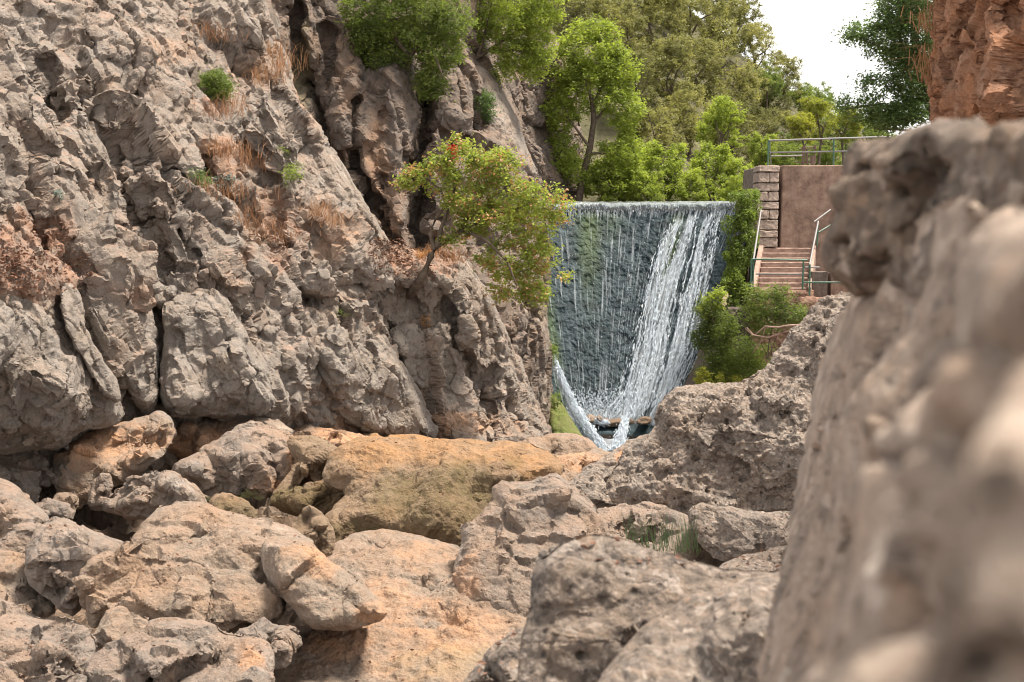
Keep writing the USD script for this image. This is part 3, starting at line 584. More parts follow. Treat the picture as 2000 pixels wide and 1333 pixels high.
bld('angular boulder with a flat shaded left face', [(56, 1085), (72, 1033), (116, 1009), (160, 1029), (224, 1053), (258, 1073), (250, 1110), (208, 1120), (172, 1149), (150, 1195), (120, 1190), (92, 1165), (56, 1130)], 62, lean=.5)
bld('very large tan boulder with a broad lit top, left of centre', [(172, 1160), (180, 1113), (212, 1093), (256, 1089), (262, 1041), (332, 985), (400, 990), (480, 1018), (560, 1033), (612, 1069), (556, 1120), (556, 1180), (540, 1215), (460, 1240), (340, 1232), (280, 1215), (216, 1200), (188, 1228)], 63, lean=1.25, bulge=.26, style='boulder', mat=R_TAN, ctrl=[(300, 1120, .15), (480, 1120, .2), (360, 1150, .3)], facetn=5, facet_amp=.12)
bld('tilted smooth stone with a white top and rusty patches', [(514, 1069), (528, 1056), (576, 1054), (624, 1077), (680, 1121), (740, 1177), (754, 1201), (712, 1219), (640, 1228), (602, 1222), (560, 1173), (528, 1129)], 64, lean=.7, bulge=.42, style='smooth', mat=R_TAN, dd=-.4, masks=[('stain', [(600, 1085, 50, 14, .7), (620, 1110, 40, 18, .6), (730, 1200, 40, 20, .6)])])
bld('low brown boulder in the bottom left corner', [(-80, 1180), (0, 1185), (40, 1195), (92, 1206), (132, 1203), (172, 1222), (190, 1250), (180, 1300), (120, 1400), (-80, 1420)], 65, lean=.9)
bld('dusty tan slope of rock behind the bottom grey boulder', [(60, 1400), (100, 1310), (150, 1270), (190, 1230), (216, 1195), (280, 1205), (300, 1240), (240, 1290), (200, 1360), (160, 1420)], 66, mat=R_TAN, lean=1.2, dd=.8)
bld('grey boulder with a sharp ridge at the bottom left', [(160, 1400), (176, 1320), (192, 1281), (224, 1255), (320, 1215), (380, 1212), (440, 1231), (500, 1240), (530, 1268), (520, 1320), (500, 1420), (200, 1420)], 67, lean=.9, masks=[('stain', [(490, 1290, 34, 40, .7)])])
bld('small grey stone between ridged bottom boulder and tilted stone', [(460, 1240), (520, 1212), (575, 1215), (590, 1236), (570, 1275), (532, 1285), (490, 1262)], 68, lean=.7)
bld('dark stone under the small grey stone', [(512, 1262), (545, 1245), (575, 1262), (562, 1300), (525, 1305)], 69, lean=.3)
bld('sunken dark rock left of the angular boulder', [(-60, 1090), (0, 1080), (60, 1095), (80, 1150), (110, 1190), (60, 1215), (-60, 1215)], 70, mat=R_TAN, lean=.9, dd=.5)
# right bank
bld('huge rough pebbly boulder between waterfall and near wall', [(1188, 970), (1195, 925), (1222, 880), (1255, 858), (1285, 840), (1285, 800), (1305, 780), (1325, 762), (1380, 758), (1430, 748), (1465, 738), (1500, 720), (1560, 690), (1640, 700), (1660, 880), (1640, 1000), (1480, 1000), (1370, 1000), (1342, 1012), (1250, 1000)], 71, mat=R_CONGL, style='conglomerate', lean=.75, bulge=.24, dd=-1.2, facetn=12, facet_amp=.22, amp=1.5)
bld('long low pebbly ridge in front of the plunge pool', [(1095, 960), (1140, 920), (1200, 880), (1235, 858), (1290, 850), (1320, 890), (1260, 980), (1180, 1000), (1110, 990)], 72, mat=R_CONGL, style='conglomerate', lean=1.2, dd=.6, masks=[('stain', [(1215, 895, 18, 20, .9)])])
bld('pebbly rock ridge climbing to the concrete pier', [(1455, 770), (1490, 735), (1514, 702), (1510, 690), (1545, 655), (1548, 645), (1566, 645), (1590, 600), (1606, 596), (1640, 580), (1720, 585), (1720, 800), (1600, 860), (1500, 830)], 73, mat=R_CONGL, style='conglomerate', lean=.8, d0=24.0, bulge=.22, facetn=10, facet_amp=.25, amp=1.6, jagamp=9)
bld('pale layered block at the foot of the near wall, upper half', [(1352, 985), (1352, 950), (1372, 916), (1420, 901), (1500, 893), (1560, 894), (1600, 940), (1560, 1010), (1500, 1005), (1440, 1000), (1380, 1005)], 74, mat=R_CONGL, lean=1.1, dd=-.6, style='conglomerate')
bld('pale layered block at the foot of the near wall, lower half', [(1346, 1000), (1360, 985), (1420, 995), (1500, 1000), (1580, 990), (1600, 1060), (1540, 1090), (1480, 1092), (1405, 1096), (1370, 1066), (1350, 1030)], 75, mat=R_CONGL, lean=.7, dd=-.6, style='conglomerate')
bld('low flat rock behind the green reeds', [(1140, 1060), (1160, 1000), (1200, 985), (1280, 992), (1350, 1010), (1375, 1060), (1340, 1110), (1200, 1120)], 76, lean=1.4, dd=.4)
bld('gravelly shelf at the foot of the near wall, below the pale block', [(1380, 1130), (1440, 1090), (1520, 1075), (1620, 1080), (1620, 1180), (1420, 1180)], 77, lean=1.4, dd=-4.5, mat=R_CONGL)
bld('big pitted conglomerate boulder in the foreground', [(1000, 1420), (1035, 1205), (1048, 1120), (1060, 1088), (1100, 1062), (1145, 1044), (1220, 1048), (1290, 1078), (1360, 1098), (1440, 1106), (1540, 1112), (1660, 1150), (1700, 1420)], 78, mat=R_CONG, style='conglomerate', d0=7.6, lean=.6, bulge=.20, thick=1.2, facetn=8, facet_amp=.2, amp=.6, sp=3.2)
bld('pale cracked lobe of rock at the bottom, against the near wall', [(1120, 1440), (1180, 1330), (1240, 1240), (1330, 1180), (1420, 1150), (1500, 1120), (1640, 1110), (1660, 1440)], 79, mat=R_CONGL, style='conglomerate', d0=6.4, lean=.9, bulge=.22, thick=1., amp=.4)
bld('rough lower flank of the foreground conglomerate', [(860, 1420), (900, 1330), (960, 1270), (1030, 1220), (1075, 1250), (1090, 1420)], 80, mat=R_CONG, style='conglomerate', d0=9.5, lean=1.2, bulge=.25, amp=.5)
# ------------------------------------------------------------------ the near wall, almost touching the lens on the right
W_D = surface([(1440, 1500, 3.0), (1480, 1333, 4.3), (1520, 1060, 5.6), (1560, 900, 6.2), (1600, 700, 6.4), (1640, 600, 6.2), (1700, 540, 5.0), (1800, 420, 3.6), (1850, 390, 3.2), (2000, 420, 2.0), (2400, 420, 1.2),
    (1700, 800, 3.2), (1800, 800, 2.1), (2000, 800, 1.2), (2000, 1333, .95), (1700, 1300, 1.9), (1600, 1333, 2.7), (1800, 1100, 1.5), (2400, 900, .75), (2400, 1500, .6), (1900, 600, 2.0)])
rock('near_wall', 'huge blurred conglomerate rock face close by along the right edge', 'rock wall', [(1827, 398), (1882, 378), (1942, 392), (2050, 420), (2170, 425), (2170, 1480), (1452, 1480), (1487, 1333), (1510, 1200), (1534, 1060), (1562, 930), (1587, 800), (1612, 700), (1652, 600), (1692, 560), (1742, 500), (1787, 435)], R_NEAR,
     depth=W_D, edge=(110, .30), thick=.9, sp=8.0, refine=4.0, seed=301, facetn=6, facet_amp=.06, style='near', jagamp=8, smooth=True, dents=[(1895, 880, 70, .07), (1830, 640, 40, .03), (1650, 735, 16, .05), (1850, 1200, 110, .06), (1965, 700, 60, .03), (1760, 900, 30, .03), (1700, 1060, 40, .04), (1600, 880, 14, .05)])
W0_D = surface([(1600, 500, 4.6), (1640, 280, 4.4), (1700, 560, 4.4), (1800, 260, 3.8), (2000, 240, 3.2), (2300, 200, 2.7), (2300, 620, 2.6), (1900, 600, 3.4)])
rock('wall_cap', 'blurred dark pebbly block crowning the near wall at the upper right', 'rock block', [(1652, 310), (1663, 283), (1718, 268), (1818, 258), (1918, 246), (2100, 218), (2170, 212), (2170, 650), (1918, 640), (1798, 600), (1738, 578), (1690, 562), (1658, 545), (1626, 510), (1621, 470), (1642, 420), (1648, 360)], R_WALL,
     depth=W0_D, edge=(38, .16), thick=1.3, sp=6, refine=2.4, seed=302, facetn=7, facet_amp=.14, style='cap', jagamp=8, smooth=True, dents=[(1790, 370, 26, .09), (1850, 330, 22, .06), (1690, 330, 14, .05), (1690, 470, 26, .06), (1750, 500, 20, .05), (1740, 400, 12, .04)])

# ------------------------------------------------------------------ the weir: a bowl-shaped rubble dam with water running down it
XC, YC, RT, RB, ZT, ZB = 2.6, 45.0, 8.0, 3.3, 8.62, 1.15
def dam_R(z): return RB + (RT - RB) * np.clip((z - ZB) / (ZT - .3 - ZB), 0, 1.2)
def dam_point(th, z, out=0.0):
    r = dam_R(z) - out
    return np.stack([XC + r * np.sin(th), YC + r * np.cos(th), z + 0 * th], -1)
def dam_hit(px, py):
    """Where the line of sight meets the face of the weir: (angle, height)."""
    px, py = np.broadcast_arrays(np.asarray(px, float), np.asarray(py, float))
    lo, hi = np.full(px.shape, 44.0), np.full(px.shape, 56.0)
    for _ in range(40):
        m = (lo + hi) / 2; q = P(px, py, m)
        ins = np.hypot(q[..., 0] - XC, np.maximum(q[..., 1] - YC, 0)) < dam_R(q[..., 2])
        lo, hi = np.where(ins, m, lo), np.where(ins, hi, m)
    q = P(px, py, lo)
    return np.arctan2(q[..., 0] - XC, q[..., 1] - YC), q[..., 2]
weir = thing('weir', 'curved dark rubble weir with water running down its face', 'weir')
na, nz_ = 420, 330
th = np.radians(np.linspace(-62, 50, na))
zz = np.linspace(ZT - .3, ZB, nz_)
arc = np.linspace(0, np.pi / 2, 12)
prof = [(RT + 2.4, ZT - .05), (RT + 1.2, ZT + .0), (RT + .3, ZT)] + [(RT + .3 - .3 * math.sin(a), ZT - .3 + .3 * math.cos(a)) for a in arc[1:-1]] + [(float(dam_R(z)), float(z)) for z in zz] + [(RB - .3, ZB - .25), (RB - .7, ZB - .35)]
prof = np.array(prof)
g = np.stack([XC + prof[:, None, 0] * np.sin(th), YC + prof[:, None, 0] * np.cos(th), prof[:, None, 1] + 0 * th[None]], -1)
pp = g.reshape(-1, 3)
out = np.stack([-np.sin(th), -np.cos(th), .5 + 0 * th], -1)[None].repeat(len(prof), 0).reshape(-1, 3)
hh = facets(pp, .17, 11, np.diag([1, 1, .55]), (1, 1, 1), tilt=.5, blend=.5, crack=.35, cw=.12) * .036 + (fbm(pp * 1.2, 3, 4) - .5) * .14 + (fbm(pp * 9, 3, 8) - .5) * .05
pp = pp + out * hh[:, None]
tf = np.tile(th, len(prof)); zf0 = prof[:, 1].repeat(na)
pp[:, 2] += (fbm(np.c_[tf * 14, 0 * tf, 0 * tf], 4, 6) - .5) * .16 * sstep(ZT - .6, ZT - .1, zf0)
crust = sstep(ZT - .34, ZT - .22, zf0 + (fbm(pp * 3, 3, 2) - .5) * .2)
i = np.arange((len(prof) - 1) * na).reshape(-1, na)[:, :-1].ravel()
T = np.c_[i, i + na, i + na + 1, i + 1]
mz = np.zeros(len(pp)); thf = np.tile(th, len(prof)); zf = prof[:, 1].repeat(na)
for (px, py, w, h, s) in [(1152, 450, .35, 2.0, .8), (1140, 480, .2, 1.6, .6), (1315, 470, .18, 1.6, .9), (1300, 520, .15, 1.5, .8), (1195, 430, .3, .8, .4), (1080, 660, .25, 2.4, .7)]:
    a, z = dam_hit(px, py)
    mz = np.maximum(mz, s * .75 * np.exp(-((thf - a) * 8 / w / 1.3) ** 2 - ((zf - z) / h) ** 2))
WET = MAT('wet_rubble', {
    'g': ('geometry', {}), 'n': ('noise_texture', {'scale': 2.2, 'detail': 6., 'roughness': .65}), 'm': ('mapping', {'scale': (3., 3., .4)}), 's': ('noise_texture', {'scale': 1.6, 'detail': 6., 'roughness': .7}), 'f': ('noise_texture', {'scale': 14., 'detail': 5., 'roughness': .7}),
    'r': ('rgb_ramp', {'ramp': [(.3, (.008, .015, .018)), (.5, (.020, .034, .041)), (.7, (.046, .066, .075))]}),
    'sr': ('map_range', {'from_min': .5, 'from_max': .72, 'to_min': 0., 'to_max': .35, 'clamp': True}), 'sm': ('mix_color', {'b': (.055, .078, .090)}),
    'a': ('attribute', {'attribute': 'moss'}), 'am': ('mix_color', {'b': (.055, .085, .018)}),
    'cr': ('attribute', {'attribute': 'crust'}), 'cm': ('mix_color', {'b': (.20, .205, .20)}), 'b': ('bump', {'strength': .8, 'distance': .06}),
    'p': ('principled_bsdf', {'roughness': .42, 'specular_ior_level': .12})},
    [('g.position', 'n.vector'), ('g.position', 'm.vector'), ('m.vector', 's.vector'), ('g.position', 'f.vector'), ('n.fac', 'r.fac'), ('r.color', 'sm.a'), ('s.fac', 'sr.value'), ('sr.result', 'sm.fac'), ('sm.result', 'am.a'), ('a.fac', 'am.fac'), ('am.result', 'cm.a'), ('cr.fac', 'cm.fac'), ('cm.result', 'p.base_color'), ('f.fac', 'b.height'), ('b.normal', 'p.normal')], surface='p.BSDF')
obj('dam_face', (pp, T), WET, weir, smooth=True, attrs={'moss': mz, 'crust': crust})
FOAM = MAT('white_water', {'d': ('principled_bsdf', {'base_color': (.60, .66, .72), 'roughness': .3}), 't': ('translucent_bsdf', {'color': (.8, .85, .9)}), 'm': ('mix_closure', {'fac': .35})}, [('d.BSDF', 'm.closure1'), ('t.BSDF', 'm.closure2')], surface='m.closure')
FILM = MAT('water_film', {'t': ('transparent_bsdf', {'color': (.9, .95, .97)}), 'gl': ('glossy_bsdf', {'roughness': .12, 'color': (1, 1, 1)}), 'f': ('fresnel', {'IOR': 1.33}), 'n': ('noise_texture', {'scale': 9., 'detail': 4.}), 'g': ('geometry', {}), 'mp': ('mapping', {'scale': (1, 1, .5)}), 'b': ('bump', {'strength': .7, 'distance': .05}), 'm': ('mix_closure', {})},
    [('g.position', 'mp.vector'), ('mp.vector', 'n.vector'), ('n.fac', 'b.height'), ('b.normal', 'gl.normal'), ('b.normal', 'f.normal'), ('f.fac', 'm.fac'), ('t.BSDF', 'm.closure1'), ('gl.BSDF', 'm.closure2')], surface='m.closure')
DEEP = MAT('still_water', {'n': ('noise_texture', {'scale': 6., 'detail': 4.}), 'g': ('geometry', {}), 'b': ('bump', {'strength': .35, 'distance': .05}), 'p': ('principled_bsdf', {'base_color': (.018, .03, .032), 'roughness': .06, 'specular_ior_level': .5})}, [('g.position', 'n.vector'), ('n.fac', 'b.height'), ('b.normal', 'p.normal')], surface='p.BSDF')

def drops(C, L, W, dirs, rng):
    """Splashes: small stretched lumps of white water."""
    n = len(C)
    a = dirs / np.linalg.norm(dirs, axis=1, keepdims=True)
    r = rng.normal(size=(n, 3)); b = np.cross(a, r); b /= np.linalg.norm(b, axis=1, keepdims=True); c = np.cross(a, b)
    V = np.stack([C + a * L[:, None], C + b * W[:, None], C + c * W[:, None], C - b * W[:, None], C - c * W[:, None], C - a * L[:, None] * .7], 1)
    f = np.array([[0, 1, 2], [0, 2, 3], [0, 3, 4], [0, 4, 1], [5, 2, 1], [5, 3, 2], [5, 4, 3], [5, 1, 4]])
    return V.reshape(-1, 3), (np.arange(n)[:, None, None] * 6 + f).reshape(-1, 3)
STREAMS = [  # path on the face (pixels), width at top and bottom in m, drops, size
    ([(1330, 428), (1313, 458), (1293, 509), (1274, 614), (1258, 711), (1243, 770), (1217, 820)], .16, .40, 5200, 1.0),
    ([(1353, 420), (1336, 477), (1313, 544), (1297, 614), (1274, 731), (1258, 774), (1228, 814)], .16, .42, 6500, 1.0),
    ([(1388, 420), (1371, 466), (1360, 544), (1340, 622), (1321, 704), (1290, 795)], .14, .36, 5200, 1.0),
    ([(1405, 405), (1393, 485), (1379, 552), (1364, 630), (1348, 704), (1325, 760)], .08, .22, 2600, .9),
    ([(1243, 440), (1228, 560), (1212, 653), (1196, 740)], .10, .25, 240, .45),
    ([(1268, 425), (1250, 500), (1236, 620), (1215, 720)], .10, .25, 220, .45),
    ([(1268, 640), (1250, 720), (1225, 790), (1200, 815)], .06, .15, 700, .6),
    ([(1110, 425), (1112, 475), (1122, 560)], .15, .25, 150, .4),
    ([(1195, 420), (1185, 560), (1180, 700)], .3, .5, 180, .4),
]
rng = np.random.default_rng(77)
Vs, Ts, nv = [], [], 0
def add_drops(V, T):
    global nv
    Vs.append(V); Ts.append(T + nv); nv += len(V)
for path, w0, w1, n, s in STREAMS:
    path = np.array(path, float); a, z = dam_hit(path[:, 0], path[:, 1])
    n = int(n * .8); t = rng.random(n) ** .85
    zs = z[0] + (z[-1] - z[0]) * t
    o = np.argsort(z); ac = np.interp(zs, z[o], a[o])
    # water runs in strands: a few lanes, each with its own wander
    lanes = rng.normal(size=15) * .85; wgt = rng.random(15) ** 2 + .05; wgt /= wgt.sum()
    li = rng.choice(15, n, p=wgt); ln = lanes[li] + rng.normal(size=n) * .05 + (fbm(np.c_[zs * 1.8, li * 3.7, 0 * zs], 3, 12) - .5) * .5
    wid = w0 + (w1 - w0) * t
    ac = ac + ln * wid / dam_R(zs) + (fbm(np.c_[zs * 1.3, ln * 4, 0 * zs], 3, 9) - .5) * .05
    patch = fbm(np.c_[zs * 2.4, li * 5.3, 0 * zs], 3, 21)
    k = patch > .28 + .36 * rng.random(n)
    zs, ac, t = zs[k], ac[k], t[k]; n = len(zs)
    C = dam_point(ac, zs, .05 + .07 * rng.random(n))
    D = dam_point(ac, zs - .2) - dam_point(ac, zs) + rng.normal(size=(n, 3)) * .06
    L = (.04 + .14 * rng.random(n) ** 2.2) * s; W = (.004 + .010 * rng.random(n)) * s
    add_drops(*drops(C, L, W, D, rng))
# wash at the foot and the lip
n = 1500
px = rng.uniform(1105, 1260, n); py = rng.normal(790, 16, n); a, z = dam_hit(px, py)
add_drops(*drops(dam_point(a, np.maximum(z, ZB), .06), .03 + .08 * rng.random(n) ** 2, .006 + .010 * rng.random(n), rng.normal(size=(n, 3)) * .5 + [0, 0, -1], rng))
n = 800
a = np.radians(rng.uniform(-40, 44, n)); z = ZT - .02 - .42 * rng.random(n) ** 1.3
add_drops(*drops(np.stack([XC + (RT + .1 - .12 * rng.random(n)) * np.sin(a), YC + (RT - .02 - .10 * rng.random(n)) * np.cos(a), z], -1), .03 + .06 * rng.random(n), .006 + .010 * rng.random(n), np.tile([0, 0, -1.], (n, 1)) + rng.normal(size=(n, 3)) * .3, rng))
# the gathered water that shoots along the cliff at the left, and the last drop into the pool
def chute(path, n, w0, w1, s=1.0):
    path = np.array(path, float)
    q = P(path[:, 0], path[:, 1], path[:, 2]); seg = np.r_[0, np.cumsum(np.linalg.norm(np.diff(q, axis=0), axis=1))]
    t = rng.random(n) * seg[-1]
    C = np.stack([np.interp(t, seg, q[:, k]) for k in range(3)], -1); D = np.stack([np.interp(t + .2, seg, q[:, k]) - np.interp(t - .2, seg, q[:, k]) for k in range(3)], -1)
    w = w0 + (w1 - w0) * t / seg[-1]
    C = C + rng.normal(size=(n, 3)) * w[:, None] * [.55, .3, .45]
    add_drops(*drops(C, (.04 + .12 * rng.random(n) ** 2) * s, (.010 + .022 * rng.random(n)) * s, D + rng.normal(size=(n, 3)) * .12, rng))
chute([(1080, 700, 47.2), (1098, 747, 47.0), (1118, 793, 46.8), (1137, 821, 46.6), (1162, 860, 46.4), (1180, 895, 46.2)], 7500, .08, .20, .75)
chute([(1222, 818, 47.2), (1213, 850, 46.8), (1203, 885, 46.4)], 2600, .09, .20, .75)
chute([(1130, 818, 47.4), (1160, 822, 47.3), (1185, 826, 47.4)], 700, .1, .1, .8)
obj('white_water', (np.vstack(Vs), np.vstack(Ts)), FOAM, weir, kind='stuff', label='white water splashing in strands down the weir')
# the veil of running water over the whole face, thick where the streams run
vz = np.linspace(ZT - .25, ZB - .05, 260); va = np.radians(np.linspace(-60, 48, 380))
AA, ZZ = np.meshgrid(va, vz); den = np.full(AA.shape, .0)
for (path, w0, w1, n, s), gain in zip(STREAMS, (.62, .74, .62, .42, .14, .14, .24, .12, .12)):
    path = np.array(path, float); a, z = dam_hit(path[:, 0], path[:, 1]); o = np.argsort(z)
    ac = np.interp(ZZ, z[o], a[o]); t = np.clip((z.max() - ZZ) / (z.max() - z.min()), 0, 1); w = (w0 + (w1 - w0) * t) * 1.1
    den = np.maximum(den, gain * np.exp(-((AA - ac) * dam_R(ZZ) / w) ** 2) * sstep(z.max() + .25, z.max() - .2, ZZ))
a, z = dam_hit(1180, 795)
den = np.maximum(den, .55 * np.exp(-((AA - a) * 3.5 / 1.4) ** 2) * sstep(ZB + .9, ZB + .05, ZZ))
den = np.maximum(den, .30 * sstep(ZT - .75, ZT - .35, ZZ))
pv = dam_point(AA, ZZ, .065).reshape(-1, 3); pv += ((fbm(pv * 3, 3, 3) - .5) * .05)[:, None] * [0, -1, 0]
i = np.arange(259 * 380).reshape(-1, 380)[:, :-1].ravel()
VEIL = MAT('water_veil', {'a': ('attribute', {'attribute': 'across'}), 'z': ('attribute', {'attribute': 'fall'}), 'dn': ('attribute', {'attribute': 'amount'}), 'v': ('combine_xyz', {}),
    'n': ('noise_texture', {'scale': 1.0, 'detail': 7.0, 'roughness': .62, 'distortion': .25}), 'v2': ('combine_xyz', {}), 'z2': ('math', {'math_type': 'multiply', 'value2': 3.2}), 'n2': ('noise_texture', {'scale': 1.7, 'detail': 5., 'roughness': .7}),
    's0': ('math', {'math_type': 'multiply_add', 'value2': .40}), 's1': ('math', {'math_type': 'multiply_add', 'value2': .35}), 'r': ('map_range', {'from_min': .755, 'from_max': 1.10, 'to_min': 0., 'to_max': .86, 'clamp': True}),
    't': ('transparent_bsdf', {'color': (1, 1, 1)}), 'd': ('principled_bsdf', {'base_color': (.62, .68, .74), 'roughness': .4}), 'tl': ('translucent_bsdf', {'color': (.6, .66, .72)}), 'w': ('mix_closure', {'fac': .3}), 'm': ('mix_closure', {})},
    [('a.fac', 'v.x'), ('z.fac', 'v.y'), ('v.vector', 'n.vector'), ('a.fac', 'v2.x'), ('z.fac', 'z2.value1'), ('z2.value', 'v2.y'), ('v2.vector', 'n2.vector'), ('n2.fac', 's1.value1'), ('n.fac', 's1.value3'), ('dn.fac', 's0.value1'), ('s1.value', 's0.value3'), ('s0.value', 'r.value'), ('r.result', 'm.fac'), ('t.BSDF', 'm.closure1'), ('d.BSDF', 'w.closure1'), ('tl.BSDF', 'w.closure2'), ('w.closure', 'm.closure2')], surface='m.closure')
obj('water_veil', (pv, np.c_[i, i + 380, i + 381, i + 1]), VEIL, weir, smooth=True, attrs={'across': (AA * 78).ravel(), 'fall': (ZZ * .62).ravel(), 'amount': den.ravel()})
# thin sheet of water sliding over the lip
sel = slice(0, 13)
lip = np.stack([XC + (prof[:13, None, 0] - .05) * np.sin(th), YC + (prof[:13, None, 0] - .05) * np.cos(th), prof[:13, None, 1] + .06 + 0 * th[None]], -1).reshape(-1, 3)
lip += (fbm(lip * 6, 3, 3) - .5)[:, None] * [0, 0, .08]
i = np.arange(12 * na).reshape(-1, na)[:, :-1].ravel()
obj('water_sheet', (lip, np.c_[i, i + na, i + na + 1, i + 1]), FILM, weir, smooth=True)
# pool
gx, gy = np.meshgrid(np.linspace(-1.5, 6.5, 60), np.linspace(42.5, 49, 60))
gz = .42 + (fbm(np.stack([gx * 3, gy * 3, 0 * gx], -1), 3, 2) - .5) * .10
i = np.arange(59 * 60).reshape(-1, 60)[:, :-1].ravel()
obj('pool_water', (np.stack([gx, gy, gz], -1).reshape(-1, 3), np.c_[i, i + 1, i + 61, i + 60]), DEEP, smooth=True, kind='structure')
V, T, at = relief([(1128, 826), (1160, 812), (1200, 818), (1250, 806), (1290, 795), (1330, 800), (1330, 850), (1270, 842), (1225, 832), (1180, 835)], d0=47.6, lean=1.2, bulge=.3, sp=2.2, seed=401, style='smooth', amp=.5)
obj('pool_sill', (V, T), R_DAMP, kind='structure')
for k, (lab, o) in enumerate([('tan stone at the foot of the weir, left of the dark ledge', [(1140, 818), (1150, 808), (1162, 812), (1162, 826), (1148, 828)]), ('dark round stone next to the tan one at the foot of the weir', [(1163, 818), (1170, 810), (1178, 816), (1174, 826)]),
        ('flat dark stone under the main stream at the foot of the weir', [(1240, 822), (1256, 812), (1275, 816), (1270, 830), (1245, 832)])]):
    rock('stone', lab, 'stone', o, [R_TAN, R_CLIFF, R_DAMP][k], d0=47.0, lean=.5, bulge=.5, sp=1.8, seed=410 + k, style='slab', amp=.25, jagamp=1)

def tube(pts, r, n=7, r1=None):
    """A round bar through points, tapering from r to r1."""
    pts = np.asarray(pts, float); m = len(pts); rr = np.linspace(r, r if r1 is None else r1, m) if np.ndim(r) == 0 else np.asarray(r)
    d = np.gradient(pts, axis=0); d /= np.maximum(np.linalg.norm(d, axis=1, keepdims=True), 1e-9)
    up = np.where(np.abs(d[:, 2:3]) > .9, [[1., 0, 0]], [[0, 0, 1.]])
    a = np.cross(d, up); a /= np.linalg.norm(a, axis=1, keepdims=True); b = np.cross(d, a)
    t = np.arange(n) * 2 * np.pi / n
    V = (pts[:, None] + rr[:, None, None] * (np.cos(t)[None, :, None] * a[:, None] + np.sin(t)[None, :, None] * b[:, None])).reshape(-1, 3)
    j = np.arange(n); Q = []
    for k in range(m - 1):
        s = k * n
        Q += [np.c_[s + j, s + (j + 1) % n, s + n + (j + 1) % n], np.c_[s + j, s + n + (j + 1) % n, s + n + j]]
    V = np.vstack([V, pts[:1], pts[-1:]]); c0, c1 = m * n, m * n + 1; s = (m - 1) * n
    Q += [np.c_[j * 0 + c0, (j + 1) % n, j], np.c_[j * 0 + c1, s + j, s + (j + 1) % n]]
    return V, np.vstack(Q)
def merge(parts):
    V, T, n = [], [], 0
    for v, t in parts:
        V.append(v); T.append(np.asarray(t) + n); n += len(v)
    return np.vstack(V), np.vstack(T)

# ------------------------------------------------------------------ pier, stairs, railings to the right of the weir
def mottled(name, c0, c1, c2, sc=4., rough=.85, bump=.03, streak=.4):
    return MAT(name, {'g': ('geometry', {}), 'n': ('noise_texture', {'scale': sc, 'detail': 8., 'roughness': .7}), 'm': ('mapping', {'scale': (3., 3., .3)}), 's': ('noise_texture', {'scale': 2., 'detail': 5., 'roughness': .65}), 'f': ('noise_texture', {'scale': 8., 'detail': 6., 'roughness': .75}),
        'r': ('rgb_ramp', {'ramp': [(.3, c0), (.5, c1), (.72, c2)]}), 'sr': ('map_range', {'from_min': .5, 'from_max': .7, 'to_min': 0., 'to_max': streak, 'clamp': True}), 'sm': ('mix_color', {'b': c0}),
        'fr': ('map_range', {'from_min': .64, 'from_max': .72, 'to_min': 0., 'to_max': .6, 'clamp': True}), 'fm': ('mix_color', {'b': tuple(min(.6, 1.6 * c) for c in c2)}),
        'b': ('bump', {'strength': .8, 'distance': bump}), 'p': ('principled_bsdf', {'roughness': rough, 'specular_ior_level': .2})},
        [('g.position', 'n.vector'), ('g.position', 'm.vector'), ('m.vector', 's.vector'), ('g.position', 'f.vector'), ('n.fac', 'r.fac'), ('s.fac', 'sr.value'), ('sr.result', 'sm.fac'), ('r.color', 'sm.a'), ('f.fac', 'fr.value'), ('fr.result', 'fm.fac'), ('sm.result', 'fm.a'), ('fm.result', 'p.base_color'), ('n.fac', 'b.height'), ('b.normal', 'p.normal')], surface='p.BSDF')
M_PANEL = mottled('stained_concrete', (.085, .055, .042), (.185, .122, .092), (.29, .205, .16), 2.2)
M_BLOCK = mottled('pale_block', (.12, .088, .07), (.25, .193, .16), (.34, .275, .235), 7.)
M_STEP = mottled('pink_concrete', (.14, .085, .065), (.25, .17, .135), (.33, .235, .19), 5., streak=.25)
M_DARKC = mottled('dark_concrete', (.05, .04, .034), (.11, .085, .07), (.17, .14, .12), 4.)
M_RUB = mottled('rubble_wall', (.08, .048, .036), (.20, .115, .08), (.31, .205, .155), 9., bump=.08)
def paint(name, c, rough=.4, metal=0.):
    return MAT(name, {'g': ('geometry', {}), 'n': ('noise_texture', {'scale': 9., 'detail': 6., 'roughness': .7}), 'r': ('map_range', {'from_min': .55, 'from_max': .68, 'to_min': 0., 'to_max': .7, 'clamp': True}), 'm': ('mix_color', {'a': c, 'b': (.13, .075, .05)}), 'p': ('principled_bsdf', {'roughness': rough, 'metallic': metal})},
        [('g.position', 'n.vector'), ('n.fac', 'r.value'), ('r.result', 'm.fac'), ('m.result', 'p.base_color'), ('p.BSDF', 'p2.x')][:-1], surface='p.BSDF')
M_GREEN = paint('green_paint', (.028, .085, .055), .35)
M_STEEL = paint('worn_steel', (.15, .145, .145), .6, .0)
M_RUST = paint('rusty_iron', (.10, .06, .045), .7)

